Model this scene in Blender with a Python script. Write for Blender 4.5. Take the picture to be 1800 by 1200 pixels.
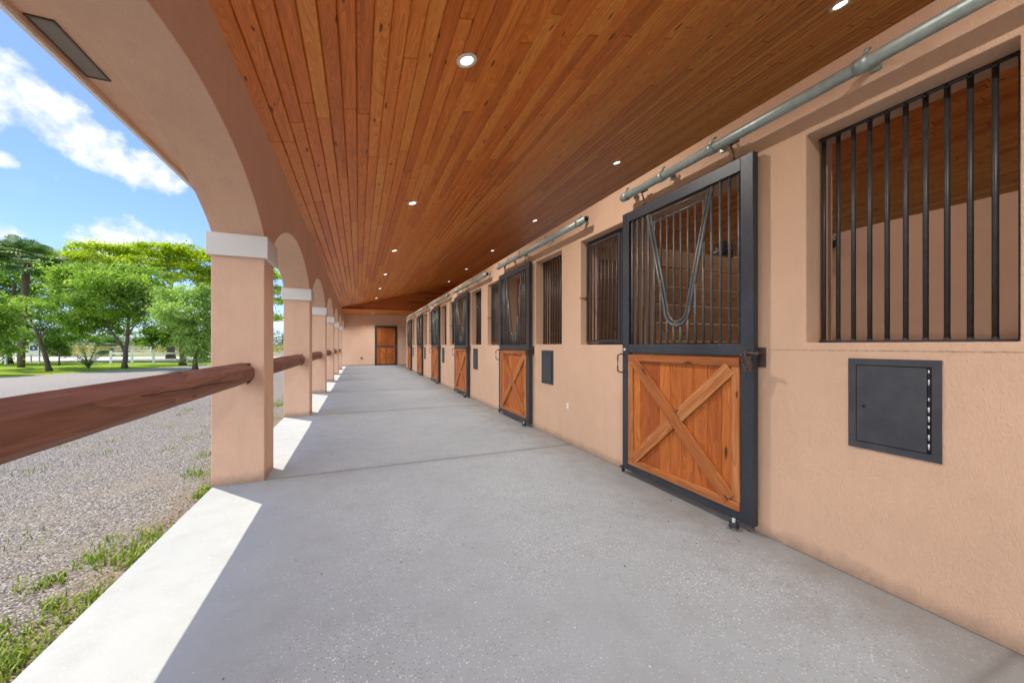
import bpy, math, random
import numpy as np
from mathutils import Vector, Matrix

random.seed(7)
rng = np.random.default_rng(7)
for o in list(bpy.data.objects):
    bpy.data.objects.remove(o)
SC = bpy.context.scene
K = 1.25                                     # metres per camera height: the plan below is measured in camera heights
R = math.radians
YAW = math.atan(270 / 655)                   # the camera looks a little to the right of the aisle
CT, ST = math.cos(YAW), math.sin(YAW)

# ------------------------------------------------------------------ camera
cam_d = bpy.data.cameras.new('camera')
cam = bpy.data.objects.new('camera', cam_d)
SC.collection.objects.link(cam)
cam.location = (0, 0, K)
cam.rotation_euler = (R(90), 0, -YAW)
cam_d.sensor_width = 36
cam_d.lens = 36 * 655 / 1800
cam_d.shift_y = 7 / 1800
cam_d.clip_start = 0.05
cam_d.clip_end = 2000
SC.camera = cam

# ------------------------------------------------------------------ sky, sun, exposure
EXPO = 1.65
SUN_EL, SUN_AZ = 60.6, -40.0                 # azimuth measured from +Y towards +X: the sun stands ahead and to the left
SC.view_settings.view_transform = 'Standard'
SC.view_settings.look = 'None'
SC.view_settings.exposure = EXPO
SC.view_settings.gamma = 1
world = bpy.data.worlds.new('World')
SC.world = world
world.use_nodes = True
wn, wl = world.node_tree.nodes, world.node_tree.links
wn.clear()


def NN(nt, typ, **kw):
    n = nt.nodes.new(typ)
    for k, v in kw.items():
        if k.startswith('i_'):
            n.inputs[k[2:].replace('_', ' ')].default_value = v
        else:
            setattr(n, k, v)
    return n


def MA(nt, op, a, b=None, c=None, clamp=False):
    n = nt.nodes.new('ShaderNodeMath')
    n.operation = op
    n.use_clamp = clamp
    for i, v in enumerate((a, b, c)):
        if v is None:
            continue
        if isinstance(v, (int, float)):
            n.inputs[i].default_value = v
        else:
            nt.links.new(v, n.inputs[i])
    return n.outputs[0]


def MIX(nt, fac, a, b, mode='MIX'):
    n = nt.nodes.new('ShaderNodeMix')
    n.data_type = 'RGBA'
    n.blend_type = mode
    for i, v in ((0, fac), (6, a), (7, b)):
        if isinstance(v, (int, float)):
            n.inputs[i].default_value = v
        elif isinstance(v, tuple):
            n.inputs[i].default_value = v if len(v) == 4 else (*v, 1)
        else:
            nt.links.new(v, n.inputs[i])
    return n.outputs[2]


def RAMP(nt, fac, stops):
    n = nt.nodes.new('ShaderNodeValToRGB')
    el = n.color_ramp.elements
    while len(el) < len(stops):
        el.new(0.5)
    for e, (p, c) in zip(el, stops):
        e.position = p
        e.color = (c, c, c, 1) if isinstance(c, (int, float)) else (*c, 1)
    nt.links.new(fac, n.inputs[0])
    return n.outputs[0]


def build_world():
    nt = world.node_tree
    out = NN(nt, 'ShaderNodeOutputWorld')
    bg = NN(nt, 'ShaderNodeBackground')
    bg.inputs[1].default_value = 0.15
    sky = NN(nt, 'ShaderNodeTexSky')
    sky.sky_type = 'NISHITA'
    sky.sun_disc = False
    sky.sun_elevation = R(SUN_EL)
    sky.sun_rotation = R(SUN_AZ)
    sky.air_density = 1.0
    sky.dust_density = 0.6
    sky.ozone_density = 1.6
    tc = NN(nt, 'ShaderNodeTexCoord')
    sp = NN(nt, 'ShaderNodeSeparateXYZ')
    nt.links.new(tc.outputs['Generated'], sp.inputs[0])
    X, Y, Z = sp.outputs
    az = MA(nt, 'ARCTAN2', X, Y)
    el = MA(nt, 'ARCSINE', Z)
    # cumulus banks as soft ellipses on the dome, broken up by noise: (azimuth, elevation, half sizes)
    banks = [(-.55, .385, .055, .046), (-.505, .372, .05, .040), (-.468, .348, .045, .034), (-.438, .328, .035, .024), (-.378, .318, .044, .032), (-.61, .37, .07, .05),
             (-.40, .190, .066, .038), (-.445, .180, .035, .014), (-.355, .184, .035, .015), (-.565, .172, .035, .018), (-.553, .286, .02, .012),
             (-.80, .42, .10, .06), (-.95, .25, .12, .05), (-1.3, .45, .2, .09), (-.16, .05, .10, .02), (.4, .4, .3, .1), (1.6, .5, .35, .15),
             (2.7, .4, .3, .12), (-2.35, .4, .9, .42), (-1.55, .22, .3, .2)]  # last two banks are out of view, added to light the interior
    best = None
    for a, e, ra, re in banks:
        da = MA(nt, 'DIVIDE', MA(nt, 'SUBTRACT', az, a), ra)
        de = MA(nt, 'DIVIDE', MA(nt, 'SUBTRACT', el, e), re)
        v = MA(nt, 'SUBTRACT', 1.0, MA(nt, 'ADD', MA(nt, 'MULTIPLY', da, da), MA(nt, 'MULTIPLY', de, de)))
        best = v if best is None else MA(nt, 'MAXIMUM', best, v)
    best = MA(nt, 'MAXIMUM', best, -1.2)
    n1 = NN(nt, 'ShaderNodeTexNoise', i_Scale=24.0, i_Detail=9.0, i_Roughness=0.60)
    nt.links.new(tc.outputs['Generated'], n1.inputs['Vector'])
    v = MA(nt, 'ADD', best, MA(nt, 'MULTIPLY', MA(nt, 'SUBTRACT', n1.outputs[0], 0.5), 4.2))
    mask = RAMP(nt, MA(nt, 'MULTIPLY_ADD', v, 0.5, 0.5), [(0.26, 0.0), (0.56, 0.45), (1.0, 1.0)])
    n2 = NN(nt, 'ShaderNodeTexNoise', i_Scale=3.5, i_Detail=5.0)
    nt.links.new(tc.outputs['Generated'], n2.inputs['Vector'])
    thin = MA(nt, 'MULTIPLY', RAMP(nt, n2.outputs[0], [(0.60, 0.0), (0.85, 0.35)]), 1.0)
    mask = MA(nt, 'MAXIMUM', mask, thin)
    mask = MA(nt, 'MULTIPLY', mask, RAMP(nt, el, [(0.0, 0.0), (0.06, 1.0)]))
    cl = MA(nt, 'MULTIPLY', MA(nt, 'MULTIPLY_ADD', RAMP(nt, MA(nt, 'MULTIPLY', az, -.5), [(.42, 0.), (.6, 1.)]), 2.6, 1.22), 1 / 2 ** EXPO / 0.15)  # unseen clouds left and behind are boosted as added fill light
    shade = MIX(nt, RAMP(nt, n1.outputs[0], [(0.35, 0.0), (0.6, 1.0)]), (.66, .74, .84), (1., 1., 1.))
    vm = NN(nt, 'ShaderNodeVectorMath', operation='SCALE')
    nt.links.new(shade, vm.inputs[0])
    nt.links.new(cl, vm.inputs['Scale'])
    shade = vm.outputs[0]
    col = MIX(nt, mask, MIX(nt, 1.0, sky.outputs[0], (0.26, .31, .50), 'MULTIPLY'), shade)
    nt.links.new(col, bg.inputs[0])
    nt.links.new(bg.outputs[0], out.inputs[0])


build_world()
sun_d = bpy.data.lights.new('sun', 'SUN')
sun_d.energy = 2.0
sun_d.angle = R(0.6)
sun_d.color = (1.0, 0.87, 0.68)
sun = bpy.data.objects.new('sun', sun_d)
SC.collection.objects.link(sun)
sun.location = (-30, 40, 60)
sdir = Vector((math.sin(R(SUN_AZ)) * math.cos(R(SUN_EL)), math.cos(R(SUN_AZ)) * math.cos(R(SUN_EL)), math.sin(R(SUN_EL))))
sun.rotation_euler = sdir.to_track_quat('Z', 'Y').to_euler()


# ------------------------------------------------------------------ object helpers
def tag(o, label=None, cat=None, group=None, kind=None):
    if label: o['label'] = label
    if cat: o['category'] = cat
    if group: o['group'] = group
    if kind: o['kind'] = kind
    elif cat: o['kind'] = 'thing'
    return o


def empty(name, loc, rz=0.0):
    o = bpy.data.objects.new(name, None)
    o.empty_display_size = 0.2
    o.location = loc
    o.rotation_euler = (0, 0, rz)
    SC.collection.objects.link(o)
    return o


def copy_tree(o, parent=None, skip=()):
    c = o.copy()
    SC.collection.objects.link(c)
    c.parent = parent
    for ch in list(o.children):
        if ch.name.split('.')[0] in skip:
            continue
        copy_tree(ch, c, skip)
    return c


class MB:
    """collects faces; build() links them as one mesh object"""

    def __init__(s):
        s.v, s.f, s.uv, s.rnd, s.sm = [], [], [], [], []

    def face(s, pts, uv=None, rnd=0.5, sm=False):
        b = len(s.v)
        s.v.extend([tuple(p) for p in pts])
        s.f.append(tuple(range(b, b + len(pts))))
        if uv is None:
            p = [Vector(q) for q in pts]
            n = (p[1] - p[0]).cross(p[-1] - p[0])
            a = max(range(3), key=lambda i: abs(n[i]))
            i, j = [(1, 2), (0, 2), (0, 1)][a]
            uv = [(q[i], q[j]) for q in p]
        s.uv.extend(uv)
        s.rnd.append(rnd)
        s.sm.append(sm)

    def idx(s, verts, faces, rnd=0.5, sm=False):
        b = len(s.v)
        s.v.extend([tuple(p) for p in verts])
        for f in faces:
            s.f.append(tuple(b + i for i in f))
            s.uv.extend([(verts[i][0] + verts[i][1], verts[i][2]) for i in f])
            s.rnd.append(rnd)
            s.sm.append(sm)

    def box(s, x0, x1, y0, y1, z0, z1, rnd=0.5):
        v = [(x0, y0, z0), (x1, y0, z0), (x1, y1, z0), (x0, y1, z0), (x0, y0, z1), (x1, y0, z1), (x1, y1, z1), (x0, y1, z1)]
        s.idx(v, [(0, 3, 2, 1), (4, 5, 6, 7), (0, 1, 5, 4), (1, 2, 6, 5), (2, 3, 7, 6), (3, 0, 4, 7)], rnd)
        return s

    def tube(s, pts, r, n=8, cap=True, rnd=0.5, sm=True):
        pts = [Vector(p) for p in pts]
        rs = r if isinstance(r, (list, tuple)) else [r] * len(pts)
        vs, fs = [], []
        ref = None
        for i, p in enumerate(pts):
            d = (pts[min(i + 1, len(pts) - 1)] - pts[max(i - 1, 0)]).normalized()
            if ref is None:
                ref = Vector((0, 0, 1)) if abs(d.z) < 0.9 else Vector((1, 0, 0))
            a = d.cross(ref).normalized()
            b = d.cross(a).normalized()
            ref = -b if False else b.cross(d) * 0 + ref
            for k in range(n):
                t = 2 * math.pi * (k + .5) / n
                vs.append(p + a * math.cos(t) * rs[i] + b * math.sin(t) * rs[i])
        for i in range(len(pts) - 1):
            for k in range(n):
                k2 = (k + 1) % n
                fs.append((i * n + k, (i + 1) * n + k, (i + 1) * n + k2, i * n + k2))
        if cap:
            fs.append(tuple(range(n)))
            fs.append(tuple(reversed(range((len(pts) - 1) * n, len(pts) * n))))
        s.idx(vs, fs, rnd, sm)
        return s

    def board(s, o, a, b, n, L, W, t=.02, c=.004, ga=.002):
        """one plank: corner o, along a, across b, face towards n, chamfered long edges and ends"""
        o, a, b, n = Vector(o), Vector(a), Vector(b), Vector(n)
        r = random.random()
        ou, ov = random.random() * 40, random.random() * 40
        prof = [(ga * .4, -t), (ga * .4, -c), (c, 0), (W - c, 0), (W - ga * .4, -c), (W - ga * .4, -t)]
        rows = [(ga, -c * .7), (ga + c * .6, 0), (L - ga - c * .6, 0), (L - ga, -c * .7)]
        P = []
        for l, dz in rows:
            P.append([o + a * l + b * w + n * min(z, max(z + dz, -t)) if z > -t else o + a * l + b * w + n * z for w, z in prof])
        uvr = [[(l + ou, w + ov) for w, z in prof] for l, dz in rows]
        flip = a.cross(b).dot(n) < 0
        for i in range(3):
            for j in range(5):
                q = [P[i][j], P[i + 1][j], P[i + 1][j + 1], P[i][j + 1]]
                u = [uvr[i][j], uvr[i + 1][j], uvr[i + 1][j + 1], uvr[i][j + 1]]
                if flip:
                    q.reverse(); u.reverse()
                s.face(q, u, r)
        for i, rev in ((0, False), (3, True)):
            q, u = list(P[i]), list(uvr[i])
            if rev != flip:
                q.reverse(); u.reverse()
            s.face(q, u, r)
        return s

    def build(s, name, mat, parent=None, loc=None, bevel=0):
        me = bpy.data.meshes.new(name)
        me.from_pydata(s.v, [], s.f)
        uvl = me.uv_layers.new(name='UVMap')
        uvl.data.foreach_set('uv', np.array(s.uv, dtype=np.float32).ravel())
        at = me.attributes.new('rnd', 'FLOAT', 'FACE')
        at.data.foreach_set('value', np.array(s.rnd, dtype=np.float32))
        me.polygons.foreach_set('use_smooth', np.array(s.sm, dtype=bool))
        me.materials.append(mat)
        me.update()
        o = bpy.data.objects.new(name, me)
        SC.collection.objects.link(o)
        if parent: o.parent = parent
        if loc: o.location = loc
        if bevel:
            m = o.modifiers.new('bevel', 'BEVEL')
            m.width = bevel
            m.segments = 2
            m.limit_method = 'ANGLE'
        return o


# ------------------------------------------------------------------ materials
def new_mat(name):
    m = bpy.data.materials.new(name)
    m.use_nodes = True
    nt = m.node_tree
    nt.nodes.clear()
    out = NN(nt, 'ShaderNodeOutputMaterial')
    b = NN(nt, 'ShaderNodeBsdfPrincipled')
    nt.links.new(b.outputs[0], out.inputs[0])
    return m, nt, b


def setc(nt, b, col, rough=None):
    if isinstance(col, tuple):
        b.inputs['Base Color'].default_value = (*col[:3], 1)
    else:
        nt.links.new(col, b.inputs['Base Color'])
    if rough is not None:
        if isinstance(rough, (int, float)):
            b.inputs['Roughness'].default_value = rough
        else:
            nt.links.new(rough, b.inputs['Roughness'])


def noise(nt, vec, scale, detail=3, rough=.55, dist=0):
    n = NN(nt, 'ShaderNodeTexNoise', i_Scale=scale, i_Detail=detail, i_Roughness=rough, i_Distortion=dist)
    nt.links.new(vec, n.inputs['Vector'])
    return n.outputs[0]


def bump(nt, b, h, strength=.3, dist=.01, chain=None):
    n = NN(nt, 'ShaderNodeBump')
    n.inputs['Strength'].default_value = strength
    n.inputs['Distance'].default_value = dist
    nt.links.new(h, n.inputs['Height'])
    if chain is not None:
        nt.links.new(chain, n.inputs['Normal'])
    nt.links.new(n.outputs[0], b.inputs['Normal'])
    return n.outputs[0]


def pos(nt, scale=None):
    g = NN(nt, 'ShaderNodeNewGeometry').outputs['Position']
    if scale:
        m = NN(nt, 'ShaderNodeMapping')
        m.inputs['Scale'].default_value = scale
        nt.links.new(g, m.inputs[0])
        return m.outputs[0]
    return g


def m_stucco(name, col, wear=False):
    m, nt, b = new_mat(name)
    p = pos(nt)
    big = noise(nt, p, .9, 4)
    mid = noise(nt, p, 7, 4, .6)
    worm = noise(nt, pos(nt, (1, 1, .5)), 110, 3, .6, .7)
    grit = noise(nt, p, 210, 3, .7)
    c = MIX(nt, RAMP(nt, big, [(.3, 0.), (.7, 1.)]), tuple(x * .93 for x in col), tuple(x * 1.05 for x in col))
    c = MIX(nt, MA(nt, 'MULTIPLY', RAMP(nt, mid, [(.35, 1.), (.65, 0.)]), .12), c, tuple(x * .7 for x in col))
    sep = NN(nt, 'ShaderNodeSeparateXYZ')
    nt.links.new(p, sep.inputs[0])
    # splash dirt low on the wall, broken by noise
    low = MA(nt, 'MULTIPLY', RAMP(nt, MA(nt, 'ADD', sep.outputs[2], MA(nt, 'MULTIPLY', noise(nt, p, 14, 5, .7), .10)), [(.055, 1.), (.15, 0.)]), .62)
    streak = noise(nt, pos(nt, (1, 1, .12)), 5, 5, .7)
    c = MIX(nt, MA(nt, 'MULTIPLY', RAMP(nt, streak, [(.52, 0.), (.75, 1.)]), .22), c, tuple(x * .62 for x in col))
    c = MIX(nt, low, c, (.20, .15, .11))
    if wear:   # an old scrape line beside the first stall door
        z = MA(nt, 'ABSOLUTE', MA(nt, 'SUBTRACT', sep.outputs[2], 1.222))
        ln = RAMP(nt, MA(nt, 'ADD', z, MA(nt, 'MULTIPLY', noise(nt, pos(nt, (1, 1, 1)), 60, 3, .7), .010)), [(.004, 1.), (.0085, 0.)])
        ln = MA(nt, 'MULTIPLY', ln, RAMP(nt, MA(nt, 'MULTIPLY', sep.outputs[1], .3), [(.47, 1.), (.49, 0.)]))
        c = MIX(nt, MA(nt, 'MULTIPLY', ln, .75), c, (.12, .085, .06))
    setc(nt, b, c, .92)
    b.inputs['Specular IOR Level'].default_value = .2
    h = MA(nt, 'ADD', MA(nt, 'MULTIPLY', RAMP(nt, worm, [(.36, 0.), (.56, 1.)]), .75), MA(nt, 'MULTIPLY', grit, .9))
    bump(nt, b, h, .55, .005)
    return m


def m_wood(name, dark, mid, light, rough=.38, knots=.8, ringk=26., coat=.0, var=.6):
    m, nt, b = new_mat(name)
    uv = NN(nt, 'ShaderNodeUVMap').outputs[0]
    at = NN(nt, 'ShaderNodeAttribute', attribute_name='rnd').outputs['Fac']

    def mp(sx, sy):
        q = NN(nt, 'ShaderNodeMapping')
        q.inputs['Scale'].default_value = (sx, sy, 1)
        nt.links.new(uv, q.inputs[0])
        return q.outputs[0]
    broad = noise(nt, mp(.55, 5.5), 1.0, 2, .5, .6)
    ring = MA(nt, 'FRACT', MA(nt, 'MULTIPLY', broad, ringk))
    ring = RAMP(nt, ring, [(0, 0.), (.72, .65), (.94, 1.), (1, 0.)])
    fine = noise(nt, mp(7, 260), 1.0, 3, .6)
    med = noise(nt, mp(1.6, 22), 1.0, 3, .6)
    t = MA(nt, 'ADD', MA(nt, 'MULTIPLY', at, var), MA(nt, 'MULTIPLY', med, .75))
    c = RAMP(nt, t, [(.12, dark), (.55, mid), (1.05 if var > .55 else .95, light)])
    c = MIX(nt, MA(nt, 'MULTIPLY', ring, .38), c, tuple(x * .52 for x in dark), 'MIX')
    c = MIX(nt, MA(nt, 'MULTIPLY', RAMP(nt, fine, [(.35, 1.), (.6, 0.)]), .28), c, tuple(x * .6 for x in dark))
    if knots:
        vo = NN(nt, 'ShaderNodeTexVoronoi', voronoi_dimensions='2D')
        vo.inputs['Scale'].default_value = 1
        w = NN(nt, 'ShaderNodeVectorMath', operation='ADD')
        nt.links.new(mp(2.4, 7.5), w.inputs[0])
        nz = NN(nt, 'ShaderNodeTexNoise', i_Scale=9.0)
        nt.links.new(uv, nz.inputs['Vector'])
        sc_ = NN(nt, 'ShaderNodeVectorMath', operation='SCALE')
        sc_.inputs['Scale'].default_value = .14
        nt.links.new(nz.outputs['Color'], sc_.inputs[0])
        nt.links.new(sc_.outputs[0], w.inputs[1])
        nt.links.new(w.outputs[0], vo.inputs['Vector'])
        sp = NN(nt, 'ShaderNodeSeparateColor')
        nt.links.new(vo.outputs['Color'], sp.inputs[0])
        on = MA(nt, 'GREATER_THAN', sp.outputs[0], 1 - .55 * knots)
        rad = MA(nt, 'MULTIPLY_ADD', sp.outputs[1], .11, .03)
        k = RAMP(nt, MA(nt, 'DIVIDE', vo.outputs['Distance'], rad), [(.45, 1.), (.8, .5), (1., 0.)])
        c = MIX(nt, MA(nt, 'MULTIPLY', MA(nt, 'MULTIPLY', k, on), .85), c, tuple(x * .22 for x in dark))
    setc(nt, b, c, MA(nt, 'MULTIPLY_ADD', med, .25, rough - .1))
    b.inputs['Specular IOR Level'].default_value = .3
    b.inputs['Coat Weight'].default_value = coat
    b.inputs['Coat Roughness'].default_value = .25
    bump(nt, b, MA(nt, 'ADD', MA(nt, 'MULTIPLY', fine, .6), MA(nt, 'MULTIPLY', ring, -.4)), .25, .0015)
    return m


def m_metal(name, col, rough=.5, metallic=.0, dust=.25, dcol=(.3, .28, .25), bs=.2, scale=40):
    m, nt, b = new_mat(name)
    p = pos(nt)
    n1 = noise(nt, p, scale, 4, .65)
    n2 = noise(nt, p, 3, 4)
    f = MA(nt, 'MULTIPLY', RAMP(nt, MA(nt, 'MULTIPLY', MA(nt, 'ADD', n1, n2), .5), [(.42, 0.), (.62, 1.)]), dust)
    setc(nt, b, MIX(nt, f, col, dcol), MA(nt, 'MULTIPLY_ADD', n1, .25, rough - .12))
    b.inputs['Metallic'].default_value = metallic
    bump(nt, b, noise(nt, p, 260, 3), bs, .001)
    return m


def m_plain(name, col, rough=.6, var=.15, scale=8, bs=.1, bscale=120, emis=0):
    m, nt, b = new_mat(name)
    p = pos(nt)
    n = noise(nt, p, scale, 4, .6)
    setc(nt, b, MIX(nt, n, tuple(x * (1 - var) for x in col), tuple(min(1, x * (1 + var)) for x in col)), rough)
    if bs:
        bump(nt, b, noise(nt, p, bscale, 3), bs, .002)
    if emis:
        b.inputs['Emission Color'].default_value = (1, .95, .86, 1)
        b.inputs['Emission Strength'].default_value = emis
    return m


CY_JOINT, CP_JOINT = 3.25 * K + .035, 2.77 * K


def m_concrete():
    m, nt, b = new_mat('broom_finished_concrete')
    p = pos(nt)
    big = noise(nt, p, .55, 5, .6)
    mid = noise(nt, p, 5, 5, .65)
    c = MIX(nt, RAMP(nt, big, [(.3, 0.), (.7, 1.)]), (.31, .35, .372), (.38, .42, .442))
    c = MIX(nt, MA(nt, 'MULTIPLY', RAMP(nt, mid, [(.45, 0.), (.75, 1.)]), .28), c, (.25, .245, .235))
    vo = NN(nt, 'ShaderNodeTexVoronoi')
    vo.inputs['Scale'].default_value = 95
    nt.links.new(p, vo.inputs['Vector'])
    sp = NN(nt, 'ShaderNodeSeparateColor')
    nt.links.new(vo.outputs['Color'], sp.inputs[0])
    sq = NN(nt, 'ShaderNodeSeparateXYZ')
    nt.links.new(p, sq.inputs[0])
    patch = MA(nt, 'MULTIPLY', RAMP(nt, noise(nt, p, 1.1, 3), [(.38, .25), (.62, 1.)]), RAMP(nt, MA(nt, 'MULTIPLY_ADD', sq.outputs[0], .5, .5), [(.2, .12), (.45, 1.)]))
    dot = RAMP(nt, vo.outputs['Distance'], [(.28, 1.), (.45, 0.)])
    lite = MA(nt, 'MULTIPLY', MA(nt, 'MULTIPLY', dot, MA(nt, 'GREATER_THAN', sp.outputs[0], .78)), patch)
    dk = MA(nt, 'MULTIPLY', MA(nt, 'MULTIPLY', dot, MA(nt, 'LESS_THAN', sp.outputs[0], .2)), patch)
    c = MIX(nt, MA(nt, 'MULTIPLY', lite, .75), c, (.74, .74, .72))
    c = MIX(nt, MA(nt, 'MULTIPLY', dk, .75), c, (.15, .15, .15))
    vo2 = NN(nt, 'ShaderNodeTexVoronoi')
    vo2.inputs['Scale'].default_value = 28
    nt.links.new(p, vo2.inputs['Vector'])
    s2 = NN(nt, 'ShaderNodeSeparateColor')
    nt.links.new(vo2.outputs['Color'], s2.inputs[0])
    d2 = MA(nt, 'MULTIPLY', RAMP(nt, vo2.outputs['Distance'], [(.10, 1.), (.17, 0.)]), MA(nt, 'GREATER_THAN', s2.outputs[1], .86))
    c = MIX(nt, MA(nt, 'MULTIPLY', d2, .6), c, (.8, .8, .78))
    # grime collecting along the stall wall and at the joints, as stains
    sx = NN(nt, 'ShaderNodeSeparateXYZ')
    nt.links.new(p, sx.inputs[0])
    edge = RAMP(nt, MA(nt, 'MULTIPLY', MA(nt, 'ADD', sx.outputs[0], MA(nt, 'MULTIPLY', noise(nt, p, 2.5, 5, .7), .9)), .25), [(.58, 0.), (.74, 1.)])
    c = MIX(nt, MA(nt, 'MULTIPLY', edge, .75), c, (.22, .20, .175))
    jy = MA(nt, 'PINGPONG', MA(nt, 'SUBTRACT', MA(nt, 'ADD', sx.outputs[1], MA(nt, 'MULTIPLY', noise(nt, p, 1.3, 3), .03)), CY_JOINT), CP_JOINT / 2)
    js = RAMP(nt, MA(nt, 'ADD', jy, MA(nt, 'MULTIPLY', noise(nt, p, 11, 5, .75), .05)), [(.022, 1.), (.055, 0.)])
    c = MIX(nt, MA(nt, 'MULTIPLY', js, .65), c, (.12, .115, .105))
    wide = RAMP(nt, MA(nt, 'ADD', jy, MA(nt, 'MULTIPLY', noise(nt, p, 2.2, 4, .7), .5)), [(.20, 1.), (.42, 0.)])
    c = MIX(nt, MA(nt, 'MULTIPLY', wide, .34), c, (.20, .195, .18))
    setc(nt, b, c, MA(nt, 'MULTIPLY_ADD', mid, .2, .62))
    b.inputs['Specular IOR Level'].default_value = .35
    bump(nt, b, MA(nt, 'ADD', noise(nt, p, 190, 3, .7), MA(nt, 'MULTIPLY', noise(nt, p, 20, 3), .5)), .28, .003)
    return m


def m_ground(name, cols, scales=(1.2, 14, 90), rough=.95, bs=.5, bd=.01):
    m, nt, b = new_mat(name)
    p = pos(nt)
    a, q, r = (noise(nt, p, s_, 5, .65) for s_ in scales)
    c = MIX(nt, RAMP(nt, a, [(.38, 0.), (.62, 1.)]), cols[0], cols[1])
    c = MIX(nt, RAMP(nt, q, [(.42, 0.), (.62, .7)]), c, cols[2])
    c = MIX(nt, RAMP(nt, r, [(.40, 0.), (.66, .6)]), c, cols[3])
    setc(nt, b, c, rough)
    b.inputs['Specular IOR Level'].default_value = .15
    bump(nt, b, MA(nt, 'ADD', q, r), bs, bd)
    return m


def m_gravel():
    m, nt, b = new_mat('gravel')
    p = pos(nt)
    vo = NN(nt, 'ShaderNodeTexVoronoi')
    vo.inputs['Scale'].default_value = 100
    nt.links.new(p, vo.inputs['Vector'])
    sp = NN(nt, 'ShaderNodeSeparateColor')
    nt.links.new(vo.outputs['Color'], sp.inputs[0])
    c = RAMP(nt, sp.outputs[0], [(0, (.10, .10, .10)), (.4, (.215, .215, .212)), (.75, (.35, .35, .345)), (1, (.62, .61, .60))])
    c = MIX(nt, RAMP(nt, vo.outputs['Distance'], [(.35, 0.), (.75, .75)]), c, (.07, .06, .05))
    dirt = RAMP(nt, noise(nt, p, .8, 6, .7), [(.50, 0.), (.68, .6)])
    c = MIX(nt, dirt, c, (.27, .24, .19))
    g = RAMP(nt, noise(nt, p, 1.7, 6, .75), [(.60, 0.), (.72, .55)])
    c = MIX(nt, g, c, (.16, .19, .06))
    sx = NN(nt, 'ShaderNodeSeparateXYZ')
    nt.links.new(p, sx.inputs[0])
    dust = RAMP(nt, MA(nt, 'MULTIPLY', sx.outputs[0], -.05), [(.16, 0.), (.55, .5)])
    c = MIX(nt, dust, c, (.40, .385, .35))
    e = RAMP(nt, MA(nt, 'MULTIPLY', MA(nt, 'ADD', MA(nt, 'MULTIPLY', sx.outputs[0], -1), MA(nt, 'MULTIPLY', noise(nt, p, 3.5, 5, .7), .8)), .25), [(.36, 1.), (.50, 0.)])
    c = MIX(nt, MA(nt, 'MULTIPLY', e, .8), c, (.20, .155, .085))
    setc(nt, b, c, .95)
    b.inputs['Specular IOR Level'].default_value = .2
    bump(nt, b, MA(nt, 'SUBTRACT', 1.0, vo.outputs['Distance']), .8, .012)
    return m


def m_leaf(name, c1, c2, c3, trans=.5):
    m, nt, b = new_mat(name)
    at = NN(nt, 'ShaderNodeAttribute', attribute_name='rnd').outputs['Fac']
    c = RAMP(nt, at, [(0, c1), (.5, c2), (1, c3)])
    setc(nt, b, c, .55)
    b.inputs['Specular IOR Level'].default_value = .3
    tr = NN(nt, 'ShaderNodeBsdfTranslucent')
    nt.links.new(MIX(nt, 1.0, c, (1.0, 1.25, .6), 'MULTIPLY'), tr.inputs[0])
    mx = NN(nt, 'ShaderNodeMixShader')
    mx.inputs[0].default_value = trans
    nt.links.new(b.outputs[0], mx.inputs[1])
    nt.links.new(tr.outputs[0], mx.inputs[2])
    out = [n for n in nt.nodes if n.type == 'OUTPUT_MATERIAL'][0]
    nt.links.new(mx.outputs[0], out.inputs[0])
    return m


M = {}
PINK = (.77, .51, .36)
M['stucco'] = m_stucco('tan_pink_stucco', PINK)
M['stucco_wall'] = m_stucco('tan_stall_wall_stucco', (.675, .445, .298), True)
M['cap'] = m_plain('off_white_paint', (.74, .73, .69), .7, .06, 6, .15, 200)
M['white'] = m_plain('white_paint', (.80, .80, .78), .5, .06, 5, .1)
M['ceil'] = m_wood('stained_pine_ceiling', (.40, .090, .014), (.90, .260, .040), (1., .42, .085), .38, .62, coat=.08, var=.44)
M['gable'] = m_wood('dark_stained_cedar', (.28, .06, .015), (.50, .13, .03), (.66, .22, .05), .42, .9)
M['doorwood'] = m_wood('varnished_door_wood', (.20, .042, .009), (.47, .120, .020), (.68, .22, .040), .55, .25, 20)
M['bracewood'] = m_wood('weathered_brace_wood', (.22, .068, .018), (.46, .145, .034), (.76, .38, .14), .58, .5, 16, var=.35)
M['partition'] = m_wood('rough_partition_plank', (.26, .14, .065), (.44, .25, .12), (.60, .38, .20), .75, .7)
M['railwood'] = m_wood('dark_brown_rail_wood', (.13, .055, .036), (.33, .155, .105), (.60, .37, .28), .8, .45, 6, var=.25)
M['black'] = m_metal('black_painted_steel', (.022, .026, .033), .42, 0, .35, (.075, .08, .088), .25)
M['bars'] = m_metal('worn_dark_steel', (.045, .047, .045), .42, .0, .55, (.17, .175, .155), .3)
M['winbar'] = m_metal('dark_window_steel', (.022, .022, .023), .42, .0, .35, (.09, .085, .075), .3)
M['galv'] = m_metal('galvanised_pipe', (.36, .43, .40), .45, .45, .6, (.20, .26, .235), .15, 25)
M['rust'] = m_metal('weathered_brown_steel', (.09, .065, .05), .55, .4, .6, (.2, .12, .07), .3)
M['hatch'] = m_metal('dark_grey_panel', (.036, .038, .042), .5, 0, .5, (.07, .07, .072), .3, 12)
M['conc'] = m_concrete()
M['joint'] = m_plain('dark_joint', (.10, .095, .085), .95, .3, 20)
M['gravel'] = m_gravel()
M['lawn'] = m_ground('lawn_grass', [(.17, .27, .012), (.27, .40, .015), (.13, .22, .012), (.36, .50, .025)], (.5, 9, 60), bs=.8, bd=.05)
M['field'] = m_ground('dry_field', [(.30, .27, .11), (.20, .24, .08), (.36, .31, .15), (.14, .19, .06)], (.05, .6, 6))
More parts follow.
